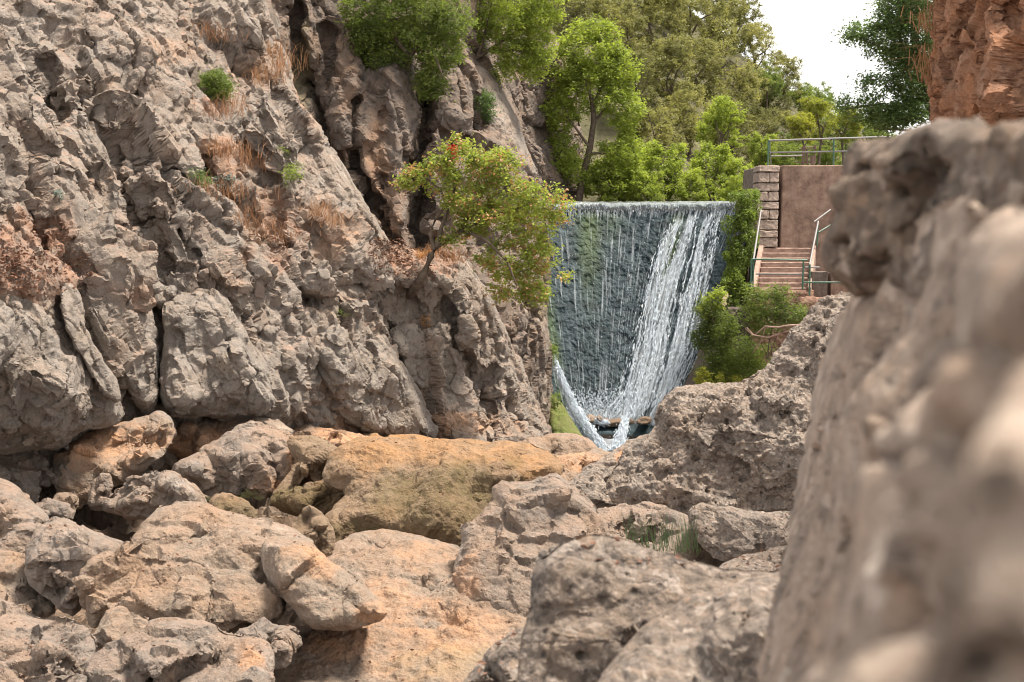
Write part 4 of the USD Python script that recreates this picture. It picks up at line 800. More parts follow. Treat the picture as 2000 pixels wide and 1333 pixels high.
def box8(c, seed=0, bev=.02, rough=.0, n=6):
    """A worn block from 8 corners: c[0..3] bottom ring, c[4..7] top ring."""
    c = np.asarray(c, float); m = trimesh.convex.convex_hull(c)
    ctr = c.mean(0)
    hullp = []
    for p in c:
        v = p - ctr
        for k in range(3):
            q = v.copy(); e = np.sign(q) * bev
            e[k] = 0; hullp.append(ctr + q - e)
    m = trimesh.convex.convex_hull(np.array(hullp))
    if rough:
        for _ in range(n):
            m = m.subdivide() if len(m.faces) < 900 else m
        v = np.array(m.vertices)
        v = v + np.stack([fbm(v * 5 + 7 * k, 3, seed + k) - .5 for k in range(3)], -1) * rough * 2 + np.stack([fbm(v * 16 + 7 * k, 2, seed + 9 + k) - .5 for k in range(3)], -1) * rough
        m = trimesh.Trimesh(v, m.faces, process=False)
    return m
def slab8(x0, x1, y0, y1, z0, z1): return [(x0, y0, z0), (x1, y0, z0), (x1, y1, z0), (x0, y1, z0), (x0, y0, z1), (x1, y0, z1), (x1, y1, z1), (x0, y1, z1)]
pier = thing('sluice_pier', 'tall brown concrete sluice pier with a pale block edge', 'pier')
YP = 49.0
def X(px, d): return (px - 1000) / F * d
def Z(py, d): return float(P(1000, py, d)[2])
zt, zb = Z(322, YP), Z(490, YP - .1)
core = [(X(1519, YP), YP, zb - 3.2), (X(1720, YP), YP, zb - 3.2), (X(1720, YP), YP + 4, zb - 3.2), (X(1516, YP), YP + 4, zb - 3.2), (X(1525, YP + .6), YP + .55, zt), (X(1725, YP), YP + .55, zt), (X(1725, YP), YP + 4, zt), (X(1524, YP), YP + 4, zt)]
obj('panel', box8(core, 1, .03, .012), M_PANEL, pier)
rows = [322, 338, 359, 375, 392, 411, 430, 464, 484]
rows2 = [322, 336, 357, 374, 394, 410, 429, 450, 465, 484]
rng = np.random.default_rng(5)
nr = len(rows2) - 1
for k in range(nr):
    f0, f1 = (rows2[k] - 322) / 162, (rows2[k + 1] - 322) / 162
    za, zb_ = Z(rows2[k + 1] - 0.8, YP), Z(rows2[k] + .8, YP)
    xl0, xl1 = 1483 - 10 * f0, 1483 - 10 * f1; xr0, xr1 = 1524 - 7 * f0, 1524 - 7 * f1
    y0, y1 = YP - .10 + .5 * (1 - f0), YP - .10 + .5 * (1 - f1)
    split = [0, .5 + rng.uniform(-.06, .06), 1] if k % 2 and k < 6 else [0, 1]
    for a, b in zip(split[:-1], split[1:]):
        pr = rng.uniform(-.02, .03)
        L = lambda l, r, t: X(l + (r - l) * t, YP)
        g = .010
        c = [(L(xl1, xr1, a) + g, y1 - pr, za), (L(xl1, xr1, b) - g, y1 - pr, za), (L(xl1, xr1, b) - g, y1 + 1.2, za), (L(xl1, xr1, a) + g, y1 + 1.2, za),
             (L(xl0, xr0, a) + g, y0 - pr, zb_), (L(xl0, xr0, b) - g, y0 - pr, zb_), (L(xl0, xr0, b) - g, y0 + 1.2, zb_), (L(xl0, xr0, a) + g, y0 + 1.2, zb_)]
        obj('block', box8(c, k * 3 + int(a * 9), .025, .022), M_BLOCK, pier)
# backing between and behind the blocks
obj('mortar', box8([(X(1476, YP), YP + .1, zb - .2), (X(1516, YP), YP + .1, zb - .2), (X(1516, YP), YP + 4, zb - .2), (X(1476, YP), YP + 4, zb - .2), (X(1486, YP), YP + .55, zt - .04), (X(1522, YP), YP + .55, zt - .04), (X(1522, YP), YP + 4, zt - .04), (X(1486, YP), YP + 4, zt - .04)], 3, .03), M_DARKC, pier)
# stairs
stairs = thing('stairway', 'steep flight of pinkish concrete steps below the sluice pier', 'stairs')
ys = [485, 494.5, 504, 513, 523, 533.5, 543, 553, 563, 577]
for k in range(9):
    d0 = YP - .12 - .26 * (k + 1) + .26
    f = (k + .5) / 9
    xl, xr = 1489.5 - 9 * f, 1584 - 7 * f
    z1, z0 = Z(ys[k], d0), Z(ys[k + 1], d0) - .25
    obj('step', box8(slab8(X(xl, d0), X(xr, d0), d0 - .02 * (k % 2), d0 + .5, z0, z1), 40 + k, .015, .010), M_STEP, stairs)
d1 = YP - 2.5
for (a, b, w) in [(1481, 1467, 8), (1586, 1578, 5)]:
    c = [(X(b, d1), d1, Z(590, d1)), (X(b + w, d1), d1, Z(590, d1)), (X(a + w, YP), YP - .1, Z(590, d1)), (X(a, YP), YP - .1, Z(590, d1)), (X(b, d1), d1, Z(563, d1)), (X(b + w, d1), d1, Z(563, d1)), (X(a + w, YP), YP - .1, Z(480, YP)), (X(a, YP), YP - .1, Z(480, YP))]
    obj('stringer', box8(c, 60 + w, .02, .008), M_STEP, stairs)
# rubble wall that carries the landing, and the gate slot
wall = thing('retaining_wall', 'rough reddish rubble wall carrying the stair landing', 'wall')
dw = YP - 2.9
def rub(l, r, t, b, dd, seed, m=M_RUB, nm='wall_face'):
    V, T, at = relief([(l, t), (r, t), (r, b), (l, b)], d0=dd, lean=.12, bulge=.05, round_=.15, thick=1.5, sp=2.0, seed=seed, facetn=0, style='conglomerate', amp=.55, jagamp=2, chaikin=0)
    obj(nm, (V, T), m, wall)
rub(1465, 1590, 566, 800, dw, 501)
rub(1556, 1720, 581, 800, dw - .25, 502)
rub(1420, 1500, 600, 800, dw + .6, 503, M_DARKC)
rub(1438, 1492, 392, 800, YP + .6, 504, M_DARKC)
rub(1386, 1470, 610, 860, YP - 1.0, 505, M_DARKC)
gate = thing('gate_slot', 'dark concrete gate slot right of the steps', 'gate slot')
dg = YP - 2.0
for (l, r, t, b, dd, m) in [(1586, 1617, 531, 584, dg, M_DARKC), (1617.5, 1623, 533, 584, dg + .25, M_RUST), (1623.5, 1680, 533, 584, dg - .05, M_PANEL)]:
    obj('post' if m is not M_PANEL else 'gate_board', box8(slab8(X(l, dd), X(r, dd), dd, dd + .5, Z(b, dd), Z(t, dd)), 71, .015, .008), m, gate)
# railings
def rail(parent, name, a, b, r, m, n=2):
    pa, pb = P(*a), P(*b)
    obj(name, tube(pa + (pb - pa) * np.linspace(0, 1, n)[:, None], r, 8), m, parent, smooth=60)
top = thing('railing', 'green and steel railing along the top of the sluice pier', 'railing')
dt = YP + .8
for a, b, r, m, nm in [((1502, 275, dt), (1740, 267.5, dt), .030, M_STEEL, 'top_rail'), ((1503, 298.5, dt), (1740, 294.5, dt), .027, M_STEEL, 'middle_rail'),
        ((1501, 274, dt), (1500, 323, dt), .030, M_GREEN, 'post'), ((1628.5, 270.5, dt), (1628, 323, dt), .030, M_GREEN, 'post'), ((1740, 268, dt), (1740, 323, dt), .03, M_GREEN, 'post'),
        ((1503.5, 276, dt), (1505.5, 323, dt + 2.6), .025, M_GREEN, 'post'), ((1506, 305.5, dt + 2.6), (1570, 304, dt + 2.6), .025, M_STEEL, 'rear_rail')]:
    rail(top, nm, a, b, r, m)
low = thing('railing', 'green railing across the foot of the steps', 'railing')
dl = YP - 2.75
for a, b, r, m, nm in [((1468, 507, dl), (1577, 508, dl), .030, M_GREEN, 'top_rail'), ((1476, 535.5, dl), (1569, 536, dl), .026, M_STEEL, 'middle_rail'), ((1569.5, 507, dl), (1567.5, 566, dl), .030, M_GREEN, 'post'), ((1468, 507, dl), (1466, 563, dl), .030, M_GREEN, 'post'), ((1472, 508, dl + .15), (1470.5, 563, dl + .15), .026, M_GREEN, 'post'),
        ((1570, 552, dl - .05), (1660, 552, dl - .05), .026, M_GREEN, 'side_rail'), ((1572, 522.5, dl), (1600, 522.5, dl + .5), .026, M_STEEL, 'side_rail')]:
    rail(low, nm, a, b, r, m)
lh = thing('handrail', 'steel handrail on the left side of the steps', 'handrail')
rail(lh, 'rail', (1486.5, 409, YP - .3), (1472, 507, dl + .05), .032, M_STEEL); rail(lh, 'post', (1482, 440, YP - .9), (1481, 482, YP - .9), .025, M_GREEN)
rh = thing('handrail', 'steel handrail on the right side of the steps, bent at its top', 'handrail')
rail(rh, 'rail', (1598, 433, YP - .3), (1581.5, 518, dl + .1), .032, M_STEEL); rail(rh, 'rail', (1590, 434, YP - .35), (1622, 410, YP + .2), .030, M_STEEL); rail(rh, 'rail', (1599, 454, YP - .3), (1622, 440, YP + .1), .024, M_GREEN)
rail(rh, 'post', (1598, 433, YP - .3), (1596, 480, YP - .3), .026, M_GREEN); rail(rh, 'post', (1582, 517, dl + .1), (1581, 578, dl + .1), .03, M_GREEN)
gear = thing('sluice_gear', 'rusty iron sluice gate gear on top of the pier', 'sluice gear')
dgz = YP + 1.6
for a, b, r, nm in [((1569.5, 286, dgz), (1569.5, 322, dgz), .045, 'upright'), ((1576.5, 292, dgz), (1576.5, 322, dgz), .04, 'upright'), ((1587, 304, dgz), (1587, 322, dgz), .075, 'upright'), ((1592, 284, dgz), (1592, 320, dgz), .02, 'spindle'), ((1562, 291.5, dgz), (1594, 291, dgz), .022, 'bar'), ((1566, 288, dgz), (1592, 287, dgz), .018, 'bar'), ((1553, 317.5, dgz), (1592, 317, dgz), .02, 'bar'), ((1571, 284, dgz), (1571, 290, dgz), .05, 'gear_box'), ((1592, 284, dgz), (1592, 291, dgz), .05, 'gear_box')]:
    rail(gear, nm, a, b, r, M_RUST)
# ------------------------------------------------------------------ plants
def leaf_look(name, c1, c2, c3, trans=.45, rough=.5):
    return MAT(name, {'o': ('object_info', {}), 'g': ('geometry', {}), 'n': ('noise_texture', {'scale': .9, 'detail': 3.}), 'a': ('math', {'math_type': 'multiply_add', 'value2': .45}), 'a2': ('math', {'math_type': 'multiply_add', 'value2': .7}), 'a3': ('math', {'math_type': 'multiply_add', 'value2': .22, 'value3': -.22}),
        'r': ('rgb_ramp', {'ramp': [(.1, c1), (.5, c2), (.9, c3)]}), 'd': ('principled_bsdf', {'roughness': rough, 'specular_ior_level': .35}), 't': ('translucent_bsdf', {}), 'tc': ('hsv', {'saturation': 1.08, 'value': 1.5}), 'm': ('mix_closure', {'fac': trans})},
        [('g.random_per_island', 'a.value1'), ('n.fac', 'a2.value1'), ('o.random', 'a3.value1'), ('a3.value', 'a2.value3'), ('a2.value', 'a.value3'), ('g.position', 'n.vector'), ('a.value', 'r.fac'), ('r.color', 'd.base_color'), ('r.color', 'tc.color'), ('tc.color', 't.color'), ('d.BSDF', 'm.closure1'), ('t.BSDF', 'm.closure2')], surface='m.closure')
L_BRIGHT = leaf_look('bright_leaf', (.15, .19, .035), (.31, .37, .062), (.47, .52, .11), .5)
L_OLIVE = leaf_look('olive_leaf', (.10, .105, .035), (.29, .28, .09), (.48, .44, .17), .46)
L_MIX = leaf_look('mixed_leaf', (.085, .12, .028), (.22, .27, .052), (.38, .42, .09), .48)
L_DARK = leaf_look('dark_leaf', (.05, .085, .025), (.12, .175, .045), (.24, .29, .075), .45)
L_YELL = leaf_look('yellow_leaf', (.16, .18, .03), (.34, .34, .05), (.48, .44, .09), .5)
L_TERE = leaf_look('terebinth_leaf', (.14, .18, .035), (.32, .37, .075), (.50, .52, .13), .5)
L_FRUIT = leaf_look('orange_fruit', (.30, .16, .07), (.44, .25, .12), (.52, .33, .18), .3)
L_RED = leaf_look('red_leaf', (0.350, 0.030, 0.025), (0.450, 0.050, 0.040), (0.500, 0.100, 0.060), .3)
L_DRY = leaf_look('dry_grass', (0.200, 0.100, 0.050), (0.330, 0.190, 0.100), (0.420, 0.280, 0.160), .2, .8)
L_IVY = leaf_look('creeper_leaf', (.08, .12, .025), (.19, .25, .045), (.34, .38, .08), .42)
L_GREY = leaf_look('grey_leaf', (0.100, 0.140, 0.120), (0.180, 0.230, 0.200), (0.260, 0.310, 0.270), .2)
BARK = mottled('bark', (.035, .026, .02), (.09, .068, .05), (.16, .125, .095), 8., bump=.02)

def leaves(C, size, rng, flat=.5, slim=.42, down=.0):
    n = len(C)
    a = rng.normal(size=(n, 3)); a[:, 2] = a[:, 2] * flat - down; a /= np.linalg.norm(a, axis=1, keepdims=True)
    b = np.cross(a, rng.normal(size=(n, 3))); b /= np.linalg.norm(b, axis=1, keepdims=True); c = np.cross(a, b)
    s = size * (.6 + .8 * rng.random(n))[:, None]
    V = np.stack([C - a * s * .5, C + b * s * slim * .5 + c * s * .08, C + a * s * .5, C - b * s * slim * .5 + c * s * .08], 1).reshape(-1, 3)
    f = np.array([[0, 1, 2], [0, 2, 3]])
    return V, (np.arange(n)[:, None, None] * 4 + f).reshape(-1, 3)
def ellipsoid_points(rng, c, r, n, shell=.55):
    d = rng.normal(size=(n, 3)); d /= np.linalg.norm(d, axis=1, keepdims=True)
    return np.asarray(c) + d * np.asarray(r) * (shell + (1 - shell) * rng.random(n) ** .6)[:, None]
def bend(a, b, rng, n=6, wob=.08, sag=0.):
    a, b = np.asarray(a, float), np.asarray(b, float); t = np.linspace(0, 1, n)[:, None]; L = np.linalg.norm(b - a)
    p = a + (b - a) * t; w = np.sin(np.pi * t) * rng.normal(size=3) * wob * L
    return p + w + np.sin(np.pi * t) * np.array([0, 0, sag * L])
def plant(parent, rng, limbs, lobes, mat, per=60, cr=.3, size=.09, twig=.012, bark=BARK, flat=.5, slim=.42, down=0., wood='trunk', foliage='crown', shell=.5, nt=5):
    """limbs: (points, r0, r1); lobes: (centre, radii, number of twigs). Twigs run from the nearest wood to each clump of leaves."""
    parts = [tube(p, r0, 8, r1) for p, r0, r1 in limbs]
    W = np.vstack([np.vstack([np.asarray(p)[k] + (np.asarray(p)[k + 1] - np.asarray(p)[k]) * t for k in range(len(p) - 1) for t in (0, .33, .66)]) for p, _, _ in limbs])
    W0 = W.copy(); C = []
    for c, r, n in lobes:
        q = ellipsoid_points(rng, c, r, n, shell)
        q = q[np.argsort(np.linalg.norm(q - np.asarray(c), axis=1))]
        for x in q:
            d = np.linalg.norm(W - x, axis=1) + .35 * np.linalg.norm(W - W0.mean(0), axis=1) * 0
            j = int(np.argmin(d)); br = bend(W[j], x, rng, nt, .10, .05)
            parts.append(tube(br, twig * (1 + min(2.5, 1.2 * d[j])), 4, twig * .4))
            W = np.vstack([W, br[nt // 2:]])
            m = int(per * rng.uniform(.5, 1.5))
            C.append(x + rng.normal(size=(m, 3)) * cr * rng.uniform(.6, 1.3) * [.5, .5, .38])
            k = max(1, m // 5); C.append(br[rng.integers(nt // 2, nt, k)] + rng.normal(size=(k, 3)) * cr * .25)
    C = np.vstack(C)
    obj(wood, merge(parts), bark, parent, smooth=True)
    obj(foliage, leaves(C, size, rng, flat, slim, down), mat, parent)
    return C

# --- prototypes for the wooded hill, then their copies
protos = {}
def oak(kind, rng, mat, h, rx, rz, nl, per, size, cr):
    t = thing({'oak': 'evergreen_oak', 'ash': 'green_tree'}[kind])
    limbs = [(bend((0, 0, -1.5), (rng.normal() * .2, rng.normal() * .2, h * .55), rng, 7, .05), .13, .07)]
    for _ in range(4):
        a = limbs[0][0][rng.integers(3, 7)]; an = rng.uniform(0, 6.28)
        limbs.append((bend(a, (math.cos(an) * rx * .6, math.sin(an) * rx * .6, h * rng.uniform(.6, .95)), rng, 6, .1), .07, .03))
    lobes = [((rng.normal() * .2, rng.normal() * .2, h * .70), (rx * .62, rx * .62, rz * .72), nl // 2)]
    for _ in range(13):
        an = rng.uniform(0, 6.28); q = rng.uniform(.20, .48); zc = rng.uniform(.38, 1.12)
        ra = rx * rng.uniform(.45, .95) * (1.25 - .55 * zc)
        lobes.append(((math.cos(an) * ra, math.sin(an) * ra, h * zc), (rx * q, rx * q, rz * q * rng.uniform(.7, 1.2)), max(6, int(nl * q * .55))))
    plant(t, rng, limbs, lobes, mat, per, cr, size, shell=.72 if kind == 'oak' else .35)
    return t
PR = np.random.default_rng(2024)
FOREST = [  # crown centre in the photograph, half width in pixels, distance, species
    (1110, 25, 85, 68, 'o'), (1195, 60, 80, 70, 'o'), (1275, 45, 85, 74, 'o'), (1355, 30, 80, 80, 'o'), (1420, 62, 68, 84, 'o'), (1478, 95, 56, 88, 'o'), (1527, 142, 46, 92, 'o'),
    (1300, 140, 78, 70, 'o'), (1385, 145, 76, 74, 'o'), (1452, 170, 66, 80, 'o'), (1512, 205, 58, 86, 'o'), (1235, 150, 60, 66, 'o'), (1345, 225, 68, 68, 'o'), (1425, 255, 66, 72, 'o'), (1492, 262, 58, 78, 'o'), (1275, 250, 66, 64, 'o'),
    (1565, 195, 40, 95, 'm'), (1600, 205, 40, 98, 'm'), (1555, 265, 56, 80, 'o'), (1625, 262, 60, 84, 'm'), (1690, 262, 46, 88, 'm'), (1040, -50, 75, 72, 'o'), (1440, 12, 50, 92, 'o'), (1385, -15, 60, 90, 'o'), (1300, -45, 80, 84, 'o'), (1200, -35, 80, 78, 'o'), (1120, -80, 80, 76, 'o'),
    (1500, 165, 40, 84, 'm'), (1720, 280, 40, 80, 'm'), (1470, 330, 50, 66, 'o'), (1540, 315, 50, 66, 'm'), (1610, 315, 50, 64, 'm'),
    (1405, 240, 52, 60, 'b'), (1390, 330, 62, 57.5, 'b'), (1300, 335, 58, 57, 'b'), (1445, 345, 46, 57, 'b'), (1235, 335, 60, 58.5, 'b'), (1345, 370, 50, 56.2, 'b'), (1420, 385, 44, 56, 'b'), (1180, 350, 50, 57, 'b'), (1265, 378, 46, 56, 'b'), (1105, 330, 46, 59, 'b'), (1490, 300, 40, 62, 'b'),
    (1600, 235, 52, 62, 'y'), (1565, 255, 40, 61, 'y'), (1650, 250, 46, 63, 'y'),
]
LABEL = {'o': 'olive green evergreen oak', 'm': 'mid green bushy tree', 'b': 'bright green leafy tree behind the weir', 'y': 'yellow-green tree behind the pier railing'}
WHERE = {}
def oak_place(px, py):
    h = 'at the very top' if py < 0 else 'high' if py < 80 else 'midway' if py < 190 else 'low'
    return h
kinds = {'o': ('oak', L_OLIVE, 6, 3.9, 2.0, 2.1, 110, 36, .135, .27), 'm': ('oak', L_MIX, 1, 3.8, 2.0, 2.0, 110, 34, .135, .27), 'b': ('ash', L_BRIGHT, 2, 3.9, 1.8, 2.2, 90, 34, .16, .26), 'y': ('ash', L_YELL, 1, 3.6, 1.9, 1.7, 80, 30, .16, .28)}
bases = []
order = {}
TEXT = [
 'dark oak crown touching the top edge behind the bright tall tree', 'oak right of the topmost dark oak, above the bright tall tree', 'oak at the top, centre of the wooded hill', 'rounded oak at the top edge where the skyline begins to fall', 'oak on the falling skyline, upper one', 'oak on the falling skyline, second step down', 'small oak on the skyline halfway down',
 'broad oak in the middle of the hill, left of its centre', 'broad oak in the exact middle of the wooded hill', 'oak in the middle of the hill near the skyline', 'oak below the skyline above the yellow-green trees', 'oak beside the right edge of the bright tall tree', 'shaded oak above the bright trees by the weir', 'brownish oak above the pier railing, left', 'brownish oak above the pier railing, right', 'shaded oak just right of the bright tall tree trunk',
 'green bush on the skyline above the yellow-green trees', 'green bush at the low end of the skyline', 'oak behind the yellow-green trees', 'mid green tree behind the yellow-green trees, right part', 'mid green tree next to the sky gap at the right', 'oak crown cut by the top edge above the left rocks', 'oak peeping over the skyline at the top edge', 'oak cut by the top edge left of the sky', 'oak cut by the top edge over the centre of the hill', 'oak cut by the top edge over the bright tall tree', 'oak cut by the top edge, leftmost on the hill',
 'lighter green bush among the skyline oaks', 'low green bush behind the wall cap', 'oak behind the left end of the pier railing', 'green bush seen through the pier railing, left', 'green bush seen through the pier railing, right',
 'tall pale green tree in the middle behind the weir', 'pale green tree right of centre just behind the weir', 'pale green bush centre left behind the weir', 'pale green bush beside the hanging creeper', 'bright green tree right behind the bright tall tree trunk', 'low bright bush on the weir crest, centre', 'low bright bush on the weir crest, right end', 'bright low tree under the bright tall tree', 'low bright bush on the weir crest left of centre', 'bright tree against the dark cracked cliff', 'pale green tree left of the pier railing',
 'yellow-green tree behind the pier railing, the largest of three', 'yellow-green tree behind the pier railing, the left one of three', 'yellow-green tree behind the pier railing, the right one of three']
n_of = {}
for (px, py, w, d, k), text in zip(FOREST, TEXT):
    nm, mat, nv_, h, rx, rz, nl, per, size, cr = kinds[k]
    v = n_of.get(k, 0) % nv_; n_of[k] = n_of.get(k, 0) + 1
    sc = (w / F * d) / (rx * 1.12)
    c = P(px, py, d); loc = c - [0, 0, h * .72 * sc]
    if (k, v) not in protos:
        protos[k, v] = t = oak(nm, np.random.default_rng(900 + 10 * len(protos)), mat, h, rx, rz, nl, per, size, cr)
        x = UsdGeom.Xformable(t); x.ClearXformOpOrder()
        x.GetPrim().GetAttribute('xformOp:translate').Set(Gf.Vec3d(*loc)); x.SetXformOpOrder([UsdGeom.XformOp(x.GetPrim().GetAttribute('xformOp:translate')), x.AddScaleOp()])
        x.GetPrim().GetAttribute('xformOp:scale').Set(Gf.Vec3f(sc, sc, sc))
        tag(t, text, 'tree')
    else:
        t = thing({'oak': 'evergreen_oak', 'ash': 'green_tree'}[nm], text, 'tree', loc=loc, rot=PR.uniform(5, 355), scale=sc)
        t.GetPrim().GetReferences().AddInternalReference(protos[k, v].GetPath()); t.GetPrim().SetInstanceable(True)
    bases.append(loc + [0, 0, .3 * sc])
# the hill under the trees
bs = np.array(bases + [(-8, 75, 26), (-10, 100, 40), (40, 60, 8.3), (50, 110, 9), (3, 56, 8.3), (9, 56, 8.3), (18, 56, 8.3), (30, 57, 8.3), (-4, 56, 9), (25, 130, 14), (0, 130, 42)])
f = RBFInterpolator(bs[:, :2], bs[:, 2], kernel='linear', smoothing=2.0)
gx, gy = np.meshgrid(np.linspace(-14, 60, 110), np.linspace(55.5, 130, 110))
q = np.c_[gx.ravel(), gy.ravel()]
gz = np.maximum(f(q), 8.2) - .2 + (fbm(np.c_[q * .4, 0 * q[:, 0]], 4, 8) - .5) * 1.2
i = np.arange(109 * 110).reshape(-1, 110)[:, :-1].ravel()
M_EARTH = mottled('forest_floor', (.025, .022, .012), (.06, .055, .026), (.10, .09, .045), 2.)
obj('hillside', (np.c_[q, gz], np.c_[i, i + 1, i + 111, i + 110]), M_EARTH, smooth=True, kind='structure')

# --- the tall bright tree behind the weir
def W(*pts): return [P(*p) for p in pts]
def px2m(r, d): return r * d / F
def lobes(*ls, d, nscale=1.0, dy=.8):
    return [(P(x, y, d), (px2m(rx, d), px2m(max(rx, ry), d) * dy, px2m(ry, d)), int(n * nscale)) for x, y, rx, ry, n in ls]
rng = np.random.default_rng(31)
t = thing('ash_tree', 'tall bright green tree with a bare forked trunk behind the weir', 'tree')
d = 56.5
plant(t, rng, [(W((1128, 402, d), (1138, 350, d), (1152, 290, d), (1160, 235, d), (1156, 190, d)), .16, .09), (W((1156, 195, d), (1140, 150, d - .3), (1120, 110, d), (1110, 80, d)), .08, .02), (W((1158, 215, d), (1180, 150, d + .3), (1190, 100, d)), .07, .02), (W((1160, 240, d), (1200, 190, d), (1225, 150, d)), .06, .02), (W((1152, 290, d), (1110, 230, d - .4), (1080, 215, d - .4)), .06, .02), (W((1150, 300, d), (1200, 300, d), (1235, 320, d)), .05, .02)],
      lobes((1150, 100, 70, 45, 150), (1210, 140, 45, 45, 90), (1105, 150, 45, 50, 90), (1160, 170, 80, 60, 130), (1090, 225, 42, 35, 70), (1220, 210, 38, 50, 80), (1095, 300, 45, 45, 80), (1215, 300, 48, 45, 90), (1190, 360, 60, 35, 90), (1240, 360, 35, 35, 60), (1160, 60, 50, 22, 60), (1130, 330, 40, 35, 40), d=d), L_BRIGHT, per=32, cr=.27, size=.125, twig=.010, shell=.35)

# --- trees that hang over the shaded cliff
rng = np.random.default_rng(32)
t = thing('hanging_tree', 'dense green tree hanging over the shaded cliff at the top', 'tree')
d = 44.0
plant(t, rng, [(W((790, 165, 45), (800, 110, d), (830, 70, d), (870, 40, d)), .12, .04), (W((800, 110, d), (760, 60, d), (730, 20, d)), .08, .03), (W((815, 90, d), (850, 110, d - .5), (865, 150, d - .6)), .06, .02)],
      lobes((760, 30, 60, 50, 120), (720, 70, 38, 40, 80), (830, 30, 55, 50, 110), (790, 90, 60, 40, 90), (855, 105, 45, 45, 100), (840, 160, 32, 38, 70), (880, 50, 45, 50, 100), (690, 20, 30, 40, 40), (800, -40, 100, 40, 120), (735, 115, 30, 22, 30), (770, 125, 30, 18, 25), d=d), L_MIX, per=30, cr=.24, size=.095, twig=.009, shell=.35)
rng = np.random.default_rng(33)
t = thing('hanging_tree', 'lighter green tree leaning out right of the dense one at the top', 'tree')
d = 48.5
plant(t, rng, [(W((905, 140, 49.5), (925, 118, d), (960, 95, d), (1010, 60, d)), .11, .03), (W((930, 115, d), (950, 60, d), (960, 10, d)), .07, .02), (W((960, 95, d), (1020, 100, d), (1050, 110, d)), .05, .02)],
      lobes((990, 40, 60, 45, 130), (1045, 40, 40, 45, 90), (950, 10, 50, 40, 90), (1010, 100, 50, 32, 90), (1055, 95, 32, 38, 60), (1000, -40, 90, 40, 110), (1040, 140, 28, 22, 30), (930, 60, 30, 40, 40), (1080, 10, 30, 40, 40), (985, 140, 30, 20, 25), d=d), L_BRIGHT, per=30, cr=.25, size=.10, twig=.009, shell=.35)

def to_picture(v):
    r = v - CAM; c, s_ = math.cos(PITCH), math.sin(PITCH)
    fw = r[:, 1] * c - r[:, 2] * s_; up = r[:, 1] * s_ + r[:, 2] * c
    return np.c_[1000 + F * r[:, 0] / fw, 666.5 - F * up / fw]
SV = np.vstack(SURF); SV = SV[(SV[:, 1] > 20)]; SP = cKDTree(to_picture(SV))
def ground_d(q):
    """Distance of the nearest rock seen at these pixels."""
    d, i = SP.query(np.atleast_2d(q), k=10, workers=-1)
    return np.where(d < 9, SV[i, 1], 99).min(1)
def dA(x, y, off=0): return float(ground_d([[x, y]])[0]) - .12
# --- the leaning small tree with orange fruit
rng = np.random.default_rng(34)
t = thing('leaning_tree', 'small leaning tree with orange fruit clusters, rooted on the cliff ledge', 'tree')
db = dA(800, 574); d = min(37.0, min(dA(x_, y_) for x_, y_ in [(812, 556), (828, 535), (842, 500), (850, 480)]) - .15)
print('leaning tree', db, d)
lm = [(W((798, 577, db + .25), (812, 562, (d + db) / 2), (828, 535, d), (842, 500, d), (852, 482, d)), .125, .085), (W((852, 482, d), (878, 466, d), (920, 440, d), (970, 420, d), (1030, 400, d)), .07, .03), (W((848, 488, d), (840, 455, d), (852, 425, d), (880, 390, d), (900, 340, d)), .06, .025), (W((854, 480, d), (862, 445, d), (875, 410, d), (860, 370, d), (820, 340, d)), .06, .02), (W((905, 448, d), (950, 470, d - .6), (990, 510, d - .6), (1010, 560, d - .6)), .05, .02), (W((890, 460, d), (930, 400, d + .5), (960, 350, d + .5)), .05, .02)]
lb = lobes((900, 320, 55, 40, 100), (960, 330, 55, 40, 100), (850, 340, 45, 40, 60), (800, 345, 30, 25, 36), (1000, 380, 60, 40, 110), (920, 390, 60, 35, 100), (1060, 390, 45, 32, 60), (960, 430, 75, 32, 120), (1040, 440, 50, 36, 80), (990, 500, 65, 42, 110), (1055, 500, 38, 36, 60), (1000, 560, 50, 35, 70), (1040, 570, 36, 28, 36), (900, 470, 36, 18, 20), (1090, 425, 22, 14, 14), (1105, 540, 16, 10, 8), (890, 285, 30, 18, 26), (985, 310, 30, 20, 24), (1105, 400, 14, 14, 8), (925, 435, 40, 20, 30), d=d, nscale=.66)
C = plant(t, rng, lm, lb, L_TERE, per=21, cr=.19, size=.095, twig=.007, slim=.45)
k = rng.choice(len(C), 330, replace=False)
FC = (C[k][:, None] + rng.normal(size=(330, 13, 3)) * [.10, .10, .075]).reshape(-1, 3)
obj('fruit_cluster', leaves(FC, .065, rng, .7, .8), L_FRUIT, t, kind='stuff')
rc = P(885, 292, d - .5); obj('red_leaves', leaves(rc + rng.normal(size=(70, 3)) * [.06, .06, .11], .07, rng), L_RED, t)

